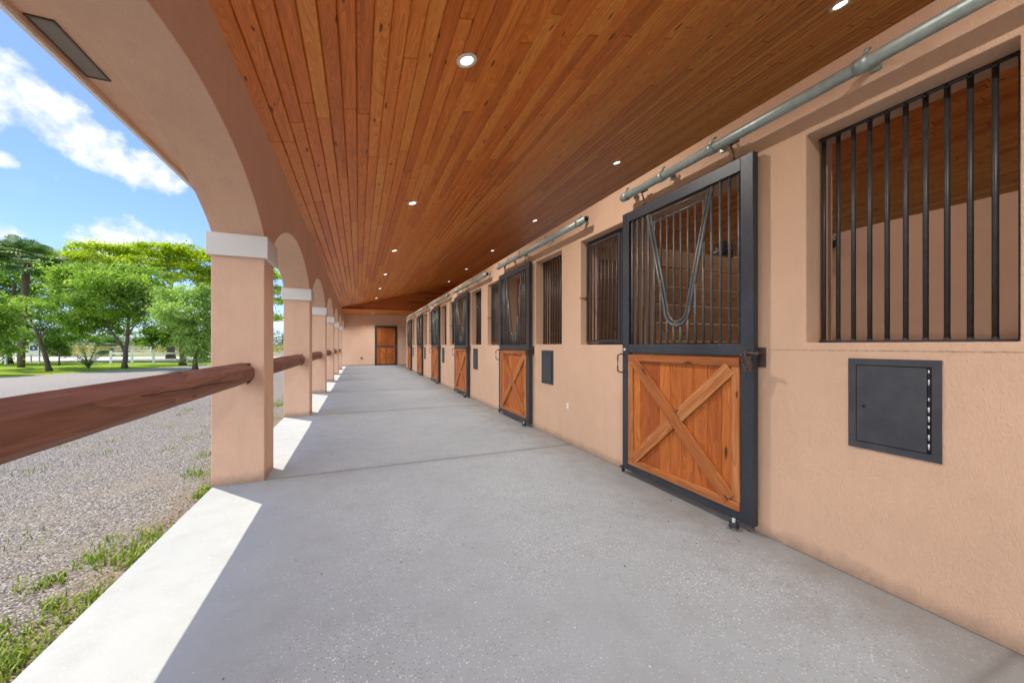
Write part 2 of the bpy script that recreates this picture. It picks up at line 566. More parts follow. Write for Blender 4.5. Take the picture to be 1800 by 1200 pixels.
M['road'] = m_ground('pale_road', [(.50, .48, .45), (.56, .54, .51), (.44, .43, .41), (.6, .58, .55)], (.3, 6, 60), bs=.2)
M['soil'] = m_ground('shingle', [(.25, .18, .13), (.3, .2, .15), (.2, .15, .1), (.33, .24, .18)])
M['screen'] = m_plain('grey_vent_screen', (.22, .20, .17), .8, .2, 30, .6, 500)
M['lens'] = m_plain('lit_lamp_lens', (.9, .9, .85), .4, 0, 1, 0, emis=1.6)
M['dark'] = m_plain('dark_gap', (.012, .012, .012), .9, 0, 1, 0)
M['silver'] = m_metal('bare_hinge_steel', (.60, .60, .57), .4, .3, .3)
M['blue'] = m_plain('blue_sign_paint', (.03, .09, .30), .5, .1)
M['bark'] = m_ground('grey_brown_bark', [(.13, .10, .075), (.17, .135, .10), (.09, .07, .05), (.20, .165, .13)], (3, 20, 80), bs=.9, bd=.02)
M['leafmid'] = m_leaf('mid_green_leaves', (.12, .20, .03), (.27, .40, .06), (.50, .62, .14))
M['leafyel'] = m_leaf('yellow_green_leaves', (.20, .29, .008), (.42, .52, .012), (.62, .66, .02), .42)
M['leafdark'] = m_leaf('dark_green_leaves', (.06, .13, .02), (.16, .28, .03), (.34, .48, .06))
M['leafgrey'] = m_leaf('grey_green_leaves', (.18, .28, .06), (.36, .49, .13), (.56, .68, .26))
M['leafpalm'] = m_leaf('palm_green', (.06, .12, .04), (.12, .20, .06), (.20, .30, .10), .25)
M['leaffar'] = m_leaf('far_tree_green', (.10, .16, .09), (.15, .22, .12), (.22, .30, .15), .3)
M['drygrass'] = m_leaf('dry_tall_grass', (.22, .20, .07), (.36, .31, .12), (.46, .40, .18), .3)
M['weed'] = m_leaf('weed_green', (.11, .17, .025), (.22, .32, .04), (.42, .45, .12), .3)
M['litter'] = m_leaf('dry_leaf_litter', (.05, .032, .018), (.15, .10, .055), (.38, .30, .20), .05)

# ------------------------------------------------------------------ measures (metres)
XW, XWI, WTOP = 1.98 * K, 2.195 * K, 2.281 * K          # stall wall: face, inner face, top
XC0, XC1 = -.966 * K, -.643 * K                         # columns: outer and inner face
CY0, CP, CD = 3.25 * K, 2.77 * K, .32 * K               # first column, pitch, depth
ZCB, ZSP, RISE = 1.64 * K, 1.80 * K, .372 * K
ZE = 2.59 * K                                           # ceiling edge over the columns
SL = .25
XR = 4.9 * K
ZR = ZE + SL * (XR - XC1)
XF = 2 * XR - XC1
YV, YE = 17.15 * K, 19.9 * K                            # end of the vault, end wall
YB = -6.0                                               # how far the building runs behind the camera
XBACK = 5.05 * K
ZG = -.07
ORD = ['nearest the camera', 'second from the camera', 'third from the camera', 'fourth from the camera', 'fifth from the camera', 'farthest from the camera']
ORD1 = ['nearest', 'second', 'third', 'fourth', 'fifth', 'farthest']


# ------------------------------------------------------------------ ground
def sheet(name, pts, z, mat):
    mb = MB()
    mb.face([(x, y, z) for x, y in pts])
    o = mb.build(name, mat)
    tag(o, kind='structure')
    return o


def W(px, d, py=None):
    """plan point d metres in front of the lens plane; with py also its height"""
    lat = (px - 900) / 655 * d
    x, y = lat * CT + d * ST, -lat * ST + d * CT
    return (x, y) if py is None else (x, y, K + (607 - py) / 655 * d)


sheet('ground', [(-900, -900), (900, -900), (900, 900), (-900, 900)], ZG, M['field'])
lawn_edge = [(-40, -10), (-24, 8), (-13.7, 22.4), (-11.6, 26.4), (-9.5, 30.7)]
p1, p2 = W(1400, 29.5), W(-900, 29.5)
sheet('lawn', lawn_edge + [(-5.5, 31.5), (-3, 30.5), (1, 29.2), (8, 27), W(1000, 29.5), W(-900, 29.5), (-70, -10)], ZG + .004, M['lawn'])
sheet('gravel_drive', [(XC0 + .05, -30), (XC0 + .05, 29.9)] + [(-3, 30.5), (-5.5, 31.5), (-9.5, 30.7), (-11.6, 26.4), (-13.7, 22.4), (-24, 8), (-40, -10), (-40, -30)], ZG + .008, M['gravel'])
sheet('road', [W(-900, 32), W(1200, 32), W(1200, 43), W(-900, 43)], ZG + .004, M['road'])

# concrete aisle, cast in bays with open joints
mb = MB()
ys = [YB] + [CY0 + .02 + CP * k for k in range(0, 7)] + [YE]
ys = sorted(y for y in ys if y >= YB)
for a, b_ in zip(ys[:-1], ys[1:]):
    g = .0035
    mb.box(-.955 * K, XWI, a + g, b_ - g, -.12, 0)
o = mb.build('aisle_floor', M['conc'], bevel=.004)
tag(o, kind='structure')
mb = MB()
mb.box(-.953 * K, XF, YB, YE + .2, -.3, -.012)
tag(mb.build('floor_bed', M['joint']), kind='structure')


# ------------------------------------------------------------------ walls
def holed_wall(u0, u1, z0, z1, holes, x0, x1, us=(), zs=()):
    """wall in the YZ plane from x0 (face) to x1 (back) with rectangular holes (ua, ub, za, zb)"""
    U = sorted(set([u0, u1] + [h[0] for h in holes] + [h[1] for h in holes] + list(us)))
    Z = sorted(set([z0, z1] + [h[2] for h in holes] + [h[3] for h in holes] + list(zs)))

    def solid(i, j):
        if i < 0 or j < 0 or i >= len(U) - 1 or j >= len(Z) - 1:
            return False
        cu, cz = (U[i] + U[i + 1]) / 2, (Z[j] + Z[j + 1]) / 2
        return not any(h[0] < cu < h[1] and h[2] < cz < h[3] for h in holes)
    vid, vs, fs = {}, [], []

    def v(x, u, z):
        k = (round(x, 5), round(u, 5), round(z, 5))
        if k not in vid:
            vid[k] = len(vs)
            vs.append((x, u, z))
        return vid[k]
    for i in range(len(U) - 1):
        for j in range(len(Z) - 1):
            if not solid(i, j):
                continue
            a, b, c, d = U[i], U[i + 1], Z[j], Z[j + 1]
            fs.append((v(x0, a, c), v(x0, a, d), v(x0, b, d), v(x0, b, c)))
            fs.append((v(x1, a, c), v(x1, b, c), v(x1, b, d), v(x1, a, d)))
            if not solid(i - 1, j): fs.append((v(x0, a, c), v(x1, a, c), v(x1, a, d), v(x0, a, d)))
            if not solid(i + 1, j): fs.append((v(x0, b, c), v(x0, b, d), v(x1, b, d), v(x1, b, c)))
            if not solid(i, j - 1): fs.append((v(x0, a, c), v(x0, b, c), v(x1, b, c), v(x1, a, c)))
            if not solid(i, j + 1): fs.append((v(x0, a, d), v(x1, a, d), v(x1, b, d), v(x0, b, d)))
    m = MB()
    m.idx(vs, fs)
    return m


DOOR_Y = [1.329] + [4.12 + 2.775 * k for k in range(5)]          # near edge of each sliding door
FEED_Y = [.4885] + [3.43 + 2.78 * k for k in range(5)]           # near edge of each feed window
SWING_Y = [2.45 + 2.80 * k for k in range(6)]
DW, DH = 1.05, 2.024
holes = []
for k in range(6):
    holes.append(((DOOR_Y[k] + .035) * K, (DOOR_Y[k] + 1.01) * K, 0, 1.985 * K))
    holes.append((FEED_Y[k] * K, (FEED_Y[k] + .6235) * K, 1.012 * K, 2.005 * K))
    holes.append((SWING_Y[k] * K, (SWING_Y[k] + .62) * K, 1.005 * K, 2.0 * K))
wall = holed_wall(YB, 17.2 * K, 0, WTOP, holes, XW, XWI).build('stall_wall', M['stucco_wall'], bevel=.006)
tag(wall, 'long tan stucco wall on the right with the row of stall doors and barred windows', 'wall')
mb = MB()
mb.box(XBACK, XBACK + .2, YB, 17.2 * K, -.02, WTOP)
tag(mb.build('stall_back_wall', M['stucco']), 'tan wall at the back of the stalls seen through the window bars', 'wall')
mb = MB()
mb.box(XC0, XF, YE, YE + .25, -.1, ZE + .3)
tag(mb.build('end_wall', M['stucco']), 'tan stucco wall closing the far end of the covered aisle', 'wall')
mb = MB()
mb.box(XWI, XF, YB, YE, -.06, -.002)
tag(mb.build('stall_floor', M['soil']), kind='structure')

# wooden partitions between the stalls: heavy planks with gaps
for k in range(7):
    py = (3.22 + 2.79 * (k - 1)) * K
    e = empty('stall_partition', ((XWI + XBACK) / 2, py, 0))
    tag(e, 'horizontal plank partition behind the bars at the far side of the %s stall' % ORD1[k - 1] if k else 'horizontal plank partition at the near side of the nearest stall', 'partition', 'plank partitions between the stalls')
    m = MB()
    z = .02
    while z < 2.03 * K - .1:
        for s in (-1, 1):
            m.board((-(XBACK - XWI) / 2 + .005, s * .022, z), (1, 0, 0), (0, 0, 1), (0, s, 0), XBACK - XWI - .01, .246, .021, .005)
        z += .259
    m.build('planks', M['partition'], e)
    for x in (-(XBACK - XWI) / 2 + .03, (XBACK - XWI) / 2 - .03):
        m = MB()
        m.box(x - .024, x + .024, -.034, .034, 0, 2.03 * K)
        m.build('channel', M['black'], e)


# ------------------------------------------------------------------ arcade: columns and the arched wall they carry
def make_column():
    e = empty('column', (0, 0, 0))
    w = XC1 - XC0
    m = MB()
    m.box(-w / 2, w / 2, 0, CD, -.1, ZCB + .02)
    m.build('shaft', M['stucco'], e, bevel=.008)
    m = MB()
    p = .03
    m.box(-w / 2 - p, w / 2 + p, -p, CD + p, ZCB, ZSP)
    m.build('capital', M['cap'], e, bevel=.005)
    return e


col0 = make_column()
NC = 9
for i in range(NC):
    k = i - 2
    o = col0 if i == 0 else copy_tree(col0)
    o.location = ((XC0 + XC1) / 2, CY0 + CP * k, 0)
    if k < 0:
        lab = 'square tan stucco column of the arcade standing behind the camera' if k == -1 else 'square tan stucco column of the arcade two bays behind the camera'
    else:
        lab = ['nearest square tan column with white capital, dark rail meeting its front face', 'second square stucco column of the arcade, just beyond the nearest one',
               'third square stucco column of the arcade from the camera', 'fourth square stucco column of the arcade from the camera', 'fifth square stucco column of the arcade from the camera', 'sixth and last free-standing column of the arcade, close to the end wall', 'hidden column'][min(k, 6)]
    tag(o, lab, 'column', 'columns of the arcade')
# k = 6 would stand in the end wall: drop it
for o in [o for o in SC.objects if o.name.startswith('column') and o.type == 'EMPTY' and o.location.y > YE - .5]:
    for c in list(o.children):
        bpy.data.objects.remove(c)
    bpy.data.objects.remove(o)


def arch_wall():
    m = MB()
    prof = []                                   # lower outline (y, z)
    y = YB
    ks = [k for k in range(-2, 6)]
    prof.append((YB, ZSP))
    n = 40
    for k in ks:
        a0 = CY0 + CP * k
        a1 = a0 + CD
        if a1 > YB:
            prof.append((max(a0, YB + .001), ZSP))
            prof.append((a1, ZSP))
        nxt = CY0 + CP * (k + 1) if k < 5 else YE
        if nxt < YB: continue
        c, r = (a1 + nxt) / 2, (nxt - a1) / 2
        RC = (r * r + RISE * RISE) / (2 * RISE)
        for i in range(1, n):
            t = math.pi * (1 - i / n)
            yy = c + r * math.cos(t)
            if yy > YB + .01:
                seg = math.sqrt(RC * RC - (yy - c) ** 2) - (RC - RISE)
                prof.append((yy, ZSP + .22 * RISE * math.sin(t) + .78 * seg))
        prof.append((nxt, ZSP))
    prof = [p for i, p in enumerate(prof) if i == 0 or p[0] > prof[i - 1][0] + 1e-4]
    top = ZE + .12
    vs, fs = [], []
    for yv, z in prof:
        vs += [(XC1, yv, z), (XC1, yv, top), (XC0, yv, top), (XC0, yv, z)]
    for i in range(len(prof) - 1):
        a, b = i * 4, i * 4 + 4
        fs += [(a, a + 1, b + 1, b), (a + 1, a + 2, b + 2, b + 1), (a + 2, a + 3, b + 3, b + 2), (a + 3, a, b, b + 3)]
    fs += [(0, 3, 2, 1), tuple(len(vs) - 4 + i for i in (0, 1, 2, 3))]
    m.idx(vs, fs)
    return m


o = arch_wall().build('arcade_wall', M['stucco'], bevel=.007)
tag(o, 'tan stucco wall of round arches carried on the row of columns', 'wall')


# ------------------------------------------------------------------ ceiling planks (real boards with V grooves)
def plank_plane(m, o, a, b, n, L, Wd, w=.118, lmin=1.6, lmax=3.8, c=.0095):
    """cover a rectangle with boards along a, rows along b"""
    o, a, b = Vector(o), Vector(a), Vector(b)
    rows = int(math.ceil(Wd / w))
    for r_ in range(rows):
        ww = min(w, Wd - r_ * w)
        if ww < .02: continue
        s = 0.0
        nx = random.uniform(.4, lmax)
        while s < L:
            e = min(nx, L)
            m.board(o + a * s + b * (r_ * w), a, b, n, e - s, ww, .018, c, .0035)
            s = e
            nx = s + random.uniform(lmin, lmax)
            if L - nx < .4: nx = L
    return m


sl = math.hypot(1, SL)
mb = MB()
plank_plane(mb, (XC1 - .01, YB, ZE), (0, 1, 0), (1 / sl, 0, SL / sl), (SL / sl, 0, -1 / sl), YV - YB, (XR - XC1) * sl)
o = mb.build('ceiling', M['ceil'])
tag(o, kind='structure')
mb = MB()
plank_plane(mb, (XR, YB, ZR), (0, 1, 0), (1 / sl, 0, -SL / sl), (-SL / sl, 0, -1 / sl), YV - YB, (XF - XR) * sl)
o = mb.build('ceiling', M['ceil'])
tag(o, kind='structure')
mb = MB()
plank_plane(mb, (XC1, YV, 2.535 * K), (1, 0, 0), (0, 1, 0), (0, 0, -1), XF - XC1, YE - YV)
o = mb.build('ceiling', M['ceil'])
tag(o, kind='structure')
# plank-clad gable closing the vault above the end bay
mb = MB()
z = 2.535 * K
first = True
while z < ZR:
    x0 = max(XC1, XC1 + (z - ZE) / SL)
    x1 = min(XF, XF - (z - ZE) / SL)
    if x1 - x0 < .4: break
    s = x0
    nx = x0 + random.uniform(.8, 3.6)
    while s < x1:
        e_ = min(nx, x1)
        mb.board((s, YV, z), (1, 0, 0), (0, 0, 1), (0, -1, 0), e_ - s, .14, .02, .005)
        s = e_
        nx = s + random.uniform(1.4, 3.8)
    z += .14
mb.box(XC1, XF, YV + .02, YV + .1, 2.545 * K, ZE)
mb.idx([(XC1, YV + .03, ZE), (XF, YV + .03, ZE), (XR, YV + .03, ZR), (XC1, YV + .08, ZE), (XF, YV + .08, ZE), (XR, YV + .08, ZR)], [(0, 1, 2), (5, 4, 3)])
o = mb.build('gable_cladding', M['gable'])
tag(o, 'dark stained horizontal boards filling the gable above the end of the aisle', 'cladding')

# roof deck, soffit, fascia
XEV = -1.758
roof = empty('roof', ((XEV + XF) / 2, 8, ZE))
tag(roof, 'overhanging barn roof with pink soffit and white drip edge over the arcade', 'roof')


def rb(name, mat, fn, bevel=0):
    m = MB(); fn(m)
    return m.build(name, mat, roof, tuple(-c for c in roof.location), bevel)


def deck(m):
    t = .05
    zo = ZE + .22
    xe2 = XF + (XC1 - XEV)
    ze_ = zo - SL * (XC1 - XEV)
    for xa, za, xb, zb in ((XEV - .03, ze_, XR, ZR + .22), (XR, ZR + .22, xe2, ze_)):
        m.idx([(xa, YB, za), (xb, YB, zb), (xb, YE + .6, zb), (xa, YE + .6, za), (xa, YB, za + t), (xb, YB, zb + t), (xb, YE + .6, zb + t), (xa, YE + .6, za + t)],
              [(0, 3, 2, 1), (4, 5, 6, 7), (0, 1, 5, 4), (1, 2, 6, 5), (2, 3, 7, 6), (3, 0, 4, 7)])


rb('deck', M['soil'], deck)
ZS = 2.5 * K
rb('soffit', M['stucco'], lambda m: m.box(XEV, XC0 - .002, YB, YE + .5, ZS, ZS + .03))
rb('fascia', M['stucco'], lambda m: m.box(XEV - .010, XEV - .001, YB, YE + .5, ZS - .035, ZS + .1))
rb('drip_edge', M['white'], lambda m: (m.box(XEV - .044, XEV - .012, YB, YE + .5, ZS - .048, ZS + .11)), .006)
for k in range(-1, 5):
    vy = (2.40 + CP / K * k) * K
    v = empty('soffit_vent', (-1.685, vy + .26, ZS))
    tag(v, 'grey screened vent in the soffit at the upper left of the photo' if k == 0 else 'soffit vent outside the arch %s' % ('behind the camera' if k < 0 else ['', 'beyond the nearest column', 'beyond the second column', 'beyond the third column', 'beyond the fourth column'][k]), 'vent', 'soffit vents')
    m = MB(); m.box(-.058, .058, -.26, .26, -.006, -.001); m.build('screen', M['screen'], v)
    m = MB()
    for x in (-.058, .058): m.box(x - .006, x + .006, -.268, .268, -.010, -.0005)
    for y in (-.262, .262): m.box(-.0515, .0515, y - .006, y + .006, -.010, -.0005)
    m.build('vent_frame', M['rust'], v)

# ------------------------------------------------------------------ six-sided wood rails between the columns
XRL, ZRL = -.77 * K, .80 * K
rail_names = ['thick dark brown six-sided rail in the left foreground, running out of the picture', 'six-sided wooden rail between the nearest and second columns', 'six-sided wooden rail between the second and third columns',
              'six-sided wooden rail between the third and fourth columns', 'six-sided wooden rail between the fourth and fifth columns', 'six-sided wooden rail between the fifth and sixth columns']
for k in range(6):
    y1 = CY0 + CP * k - .045
    y0 = CY0 + CP * (k - 1) + CD + .045
    e = empty('rail', (XRL, (y0 + y1) / 2, ZRL))
    tag(e, rail_names[k], 'rail', 'wooden rails between the columns')
    L = (y1 - y0) / 2
    m = MB()
    r = .098
    nseg = 14
    vs, fs = [], []
    for i in range(nseg + 1):
        y = -L + 2 * L * i / nseg
        for q in range(6):
            t = 2 * math.pi * (q + .5) / 6
            vs.append((math.cos(t) * r + random.uniform(-.0012, .0012), y, math.sin(t) * r + random.uniform(-.0012, .0012)))
    m.v = vs
    off = random.random() * 20
    for i in range(nseg):
        for q in range(6):
            q2 = (q + 1) % 6
            m.f.append((i * 6 + q, i * 6 + q2, i * 6 + 6 + q2, i * 6 + 6 + q))
            yy0, yy1 = -L + 2 * L * i / nseg, -L + 2 * L * (i + 1) / nseg
            m.uv += [(yy0 + off, q * .098), (yy0 + off, (q + 1) * .098), (yy1 + off, (q + 1) * .098), (yy1 + off, q * .098)]
            m.rnd.append(.5); m.sm.append(False)
    for i, rev in ((0, 0), (nseg, 1)):
        f = [i * 6 + q for q in range(6)]
        if not rev: f.reverse()
        m.f.append(tuple(f)); m.uv += [(vs[j][0], vs[j][2]) for j in f]; m.rnd.append(.1); m.sm.append(False)
    m.build('beam', M['railwood'], e, bevel=.004)
    m = MB()                                        # a drying crack along the inner face
    if k == 0:
        pts = [(r * .874, L - 1.9 + .12 * i, .028 - .004 * i + random.uniform(-.004, .004)) for i in range(12)]
        for a, b_ in zip(pts[:-1], pts[1:]):
            m.idx([(a[0], a[1], a[2]), (b_[0], b_[1], b_[2]), (b_[0], b_[1], b_[2] - .004), (a[0], a[1], a[2] - .004)], [(0, 1, 2, 3)])
        m.build('crack', M['dark'], e)
    for s in (-1, 1):
        m = MB()
        yb = s * (L + .043)
        m.box(-.05, .05, yb - .003, yb + .003, -.09, .09)
        for z in (.05, -.06):
            m.tube([(.03, s * (L - .01), z), (.03, s * (L + .042), z)], .008, 6)
        m.tube([(.062 + .022 * math.cos(t), s * (L + .02), .02 + .022 * math.sin(t)) for t in [i * math.pi / 5 for i in range(11)]], .004, 5)
        m.tube([(.03, s * (L + .02), -.10), (.075, s * (L + .02), -.05), (.085, s * (L + .02), 0)], .005, 5)
        m.build('bracket', M['rust'], e)


# ------------------------------------------------------------------ sliding stall doors
XD = 1.92 * K
DWm, DHm = DW * K, DH * K


def zV(dy):
    dy = abs(dy)
    if dy > .105: return .25 + (dy - .105) / .162 * .69
    return .25 - .12 * math.sqrt(max(0, 1 - (dy / .105) ** 2))


def yoke_path(off=0.0, x=0.0):
    pts = []
    for i in range(-16, 17):
        t = i / 16 * math.pi / 2
        pts.append(((.105 - off) * math.sin(t), .25 - (.12 - off) * math.cos(t)))
    top = .94
    return [(x, (-.267 + off) * K, top * K)] + [(x, a * K, b * K) for a, b in pts] + [(x, (.267 - off) * K, top * K)]


def brace(m, y0, z0, y1, z1, w, x, t):
    a = Vector((0, y1 - y0, z1 - z0)); L = a.length; a.normalize()
    b = Vector((0, -a.z, a.y))
    m.board(Vector((x, y0, z0)) - b * w / 2, a, b, (-1, 0, 0), L, w, t, .004)


def make_door():
    """local frame: origin on the floor at mid width; x towards the stall, y along the wall"""
    e = empty('stall_door', (0, 0, 0))  # root of one sliding stall door
    hw = DWm / 2
    T = .05
    zb, zt = .042 * K, DHm
    st = .072 * K
    m = MB()
    m.box(0, T, -hw, -hw + st, zb, zt)
    m.box(0, T, hw - st, hw, zb, zt)
    m.box(.002, T - .002, -hw + st - .001, hw - st + .001, zt - .075 * K, zt - .001)
    m.box(.002, T - .002, -hw + st - .001, hw - st + .001, .944 * K, 1.008 * K)
    m.box(.002, T - .002, -hw + st - .001, hw - st + .001, zb + .001, zb + .05 * K)
    m.build('frame', M['black'], e, bevel=.004)
    # bars: the fixed ones run full height outside the yoke and stop under it inside
    n = 16
    yi = hw - st
    z0, z1 = 1.008 * K, zt - .075 * K
    cz = K
    for i in range(n):
        y = -yi + 2 * yi * (i + .35) / (n - .3)
        dy = y / K + .008
        m = MB()
        if abs(dy) > .262:
            m.tube([(.025, y, z0 - .005), (.025, y, z1 + .005)], .0112, 8)
        else:
            m.tube([(.025, y, z0 - .005), (.025, y, cz + zV(dy) * K)], .0112, 8)
        m.build('bar', M['bars'], e)
        if abs(dy) < .235:
            m = MB()
            m.tube([(.028, y, cz + zV(dy) * K + .03), (.028, y, cz + .885 * K)], .0100, 8)
            m.build('yoke_gate_bar', M['bars'], e)
    m = MB()
    m.tube([(p[0], p[1], p[2] + K) for p in yoke_path(0, .022)], .0135, 10)
    m.build('yoke', M['bars'], e)
    m = MB()
    m.tube([(p[0], p[1], p[2] + K) for p in yoke_path(.026, .026)], .0115, 10)
    m.tube([(.026, -.243 * K, 1.885 * K), (.026, .243 * K, 1.865 * K)], .009, 8)
    m.tube([(.02, -.25 * K, 1.925 * K), (.02, .25 * K, 1.925 * K)], .007, 8)
    m.build('yoke_gate', M['bars'], e)
    # wood panel: planks, rim and crossing braces
    pz0, pz1 = zb + .05 * K + .002, .933 * K
    m = MB()
    nb = 9
    for i in range(nb):
        w = 2 * (yi - .03) / nb
        m.board((.012, -yi + .03 + w * i, pz0), (0, 0, 1), (0, 1, 0), (-1, 0, 0), pz1 - pz0, w, .02, .003)
    m.build('panel', M['doorwood'], e)
    m = MB()
    f = .062
    m.board((-.008, -yi + .001, pz1 - f), (0, 1, 0), (0, 0, 1), (-1, 0, 0), 2 * yi - .002, f, .02, .003)
    m.board((-.008, -yi + .001, pz0), (0, 1, 0), (0, 0, 1), (-1, 0, 0), 2 * yi - .002, f, .02, .003)
    for y in (-yi + .001, yi - f - .001):
        m.board((-.007, y, pz0 + f), (0, 0, 1), (0, 1, 0), (-1, 0, 0), pz1 - pz0 - 2 * f, f, .019, .003)
    m.build('panel_rim', M['bracewood'], e)
    a0, a1 = -yi + f + .03, yi - f - .03
    b0, b1 = pz0 + f + .03, pz1 - f - .03
    m = MB()
    brace(m, a0 - .02, b0 - .03, a1 + .02, b1 + .03, .105, -.014, .022)
    m.build('brace', M['bracewood'], e)
    m = MB()
    cy, cz2 = (a0 + a1) / 2, (b0 + b1) / 2
    for (ya, za, yb, zb_) in ((a1 + .02, b0 - .02, cy + .043, cz2 - .036), (cy - .043, cz2 + .036, a0 - .02, b1 + .02)):
        brace(m, ya, za, yb, zb_, .105, -.013, .021)
    m.build('brace', M['bracewood'], e)
    # pull handle on the far stile
    m = MB()
    hy = hw - .028
    m.tube([(0, hy, .93 * K), (-.03, hy + .012, .935 * K), (-.052, hy + .03, .925 * K), (-.055, hy + .03, .89 * K), (-.055, hy + .03, .83 * K), (-.052, hy + .03, .80 * K), (-.03, hy + .012, .79 * K), (0, hy, .795 * K)], .008, 8)
    m.build('handle', M['rust'], e)
    # latch pin, chain and wall keeper on the near stile
    m = MB()
    m.box(-.012, -.002, -hw + .004, -hw + .052, .86 * K, .945 * K)
    m.tube([(-.03, -hw + .04, .965 * K), (-.032, -hw - .055, .955 * K)], .009, 8)
    m.box(-.04, -.001, -hw + .02, -hw + .035, .945 * K, .975 * K)
    m.build('latch', M['rust'], e)
    m = MB()
    pts = [(-.03, -hw + .05 - .045 * math.sin(t) * 1.0, .95 * K - .085 * math.sin(t) * abs(math.sin(t))) for t in [i / 16 * math.pi for i in range(17)]]
    pts = [(-.028, -hw + .065 - .07 * i / 16, .955 * K - .1 * math.sin(math.pi * i / 16)) for i in range(17)]
    for i, (a, b_) in enumerate(zip(pts[:-1], pts[1:])):
        m.tube([a, b_], .0035 if i % 2 else .0055, 5)
    m.build('chain', M['rust'], e)
    # hangers to the track
    for y in (-.405 * K, .30 * K):
        m = MB()
        m.tube([(.01, y, zt - .002), (.01, y, zt + .018), (.01, y, zt + .07), (.006, y + .012, zt + .10), (0, y, zt + .135)], .006, 6)
        m.tube([(.01, y, zt), (.01, y, zt + .022)], .013, 6)
        m.box(-.018, .03, y - .035, y + .035, zt + .125, zt + .137)
        m.build('hanger', M['rust'], e)
    # bottom guide pieces
    m = MB()
    m.box(.004, .03, hw, hw + .018, .01, .07)
    m.tube([(-.02, hw + .01, .065), (.02, hw + .01, .065)], .009, 6)
    m.build('guide_pin', M['black'], e)
    m = MB()
    m.box(-.0015, 0, hw - .045, hw - .018, .963 * K, .977 * K)
    m.build('sticker', M['white'], e)
    return e


def make_roller():
    e = empty('floor_roller', (0, 0, 0))
    m = MB(); m.tube([(0, 0, .012), (0, 0, .05)], .030, 16); m.tube([(0, 0, .014), (0, 0, .022)], .034, 16)
    m.build('wheel', M['black'], e, bevel=.003)
    m = MB(); m.tube([(0, 0, .0), (0, 0, .012), (0, 0, .0125), (0, 0, .075)], [.02, .02, .012, .012], 8)
    m.build('bolt', M['galv'], e)
    return e


def make_keeper():
    e = empty('latch_plate', (0, 0, 0))
    m = MB(); m.box(-.006, -.001, -.025, .025, -.075, .055); m.build('plate', M['rust'], e)
    m = MB(); m.tube([(-.005, 0, .01), (-.055, .03, .03)], .011, 8); m.build('pin', M['rust'], e)
    return e


def make_track():
    e = empty('door_track', (0, 0, 0))
    L = 2.28 * K
    r = .034
    m = MB()
    m.tube([(0, 0, 0), (0, -L, 0)], r, 24)
    m.tube([(0, .0012, 0), (0, .0012 + .001, 0)], r * .82, 20)
    pipe = m.build('pipe', M['galv'], e)
    m = MB(); m.tube([(0, .003, 0), (0, .0035, 0)], r * .8, 20); m.build('pipe_mouth', M['dark'], e)
    m = MB(); m.tube([(0, -L - .0035, 0), (0, -L - .003, 0)], r * .8, 20); m.build('pipe_mouth', M['dark'], e)
    for y in (-.05, -.50, -.98, -1.85, -2.70):
        m = MB()
        y = y * (L / 2.85)
        m.tube([(0, y - .028, 0), (0, y + .028, 0)], r + .006, 20)
        m.box(-.006, XW - 1.88 * K - .001, y - .02, y + .02, r - .004, r + .012)
        m.box(XW - 1.88 * K - .012, XW - 1.88 * K - .001, y - .024, y + .024, r - .03, r + .055)
        m.tube([(.0, y - .008, r + .008), (-.004, y - .02, r + .034)], .009, 6)
        m.tube([(-.004, y - .02, r + .034), (.02, y - .02, r + .04)], .007, 6)
        m.build('clamp', M['rust'] if False else M['galv'], e)
    return e


door0, roller0, keeper0, track0 = make_door(), make_roller(), make_keeper(), make_track()
OPEN = {1, 2, 4, 5}
dl = ['largest stall door, nearest the camera, closed V yoke above an orange X-braced panel', 'second stall door from the camera, V yoke open, white outlet on its near side',
      'third sliding stall door from the camera, V yoke open', 'fourth sliding stall door from the camera, yoke gate closed', 'fifth sliding stall door from the camera', 'sixth and farthest sliding stall door, next to the end of the stall wall']
for k in range(6):
    yc = (DOOR_Y[k] + DW / 2) * K
    if k == 0: d, r_, kp, t = door0, roller0, keeper0, track0
    else:
        d = copy_tree(door0, skip=('yoke_gate', 'yoke_gate_bar') if k in OPEN else ())
        r_, kp, t = copy_tree(roller0), copy_tree(keeper0), copy_tree(track0)
    d.location = (XD, yc, 0)
    tag(d, dl[k], 'door', 'sliding stall doors')
    r_.location = (XD - .035, yc - DWm / 2 + .11, 0)
    tag(r_, 'small black floor roller at the foot of the %s stall door' % ORD1[k], 'roller', 'floor rollers of the stall doors')
    kp.location = (XW, yc - DWm / 2 - .012, .945 * K)
    tag(kp, 'small steel latch plate on the wall beside the %s stall door' % ORD1[k], 'latch', 'latch plates beside the doors')
    t.location = (1.88 * K, (2.33 if k == 0 else DOOR_Y[k] + .985) * K, 2.13 * K)
    tag(t, 'galvanised pipe track above the %s stall door' % ORD1[k], 'track', 'pipe tracks above the doors')


# ------------------------------------------------------------------ window grilles
XG = 2.083 * K


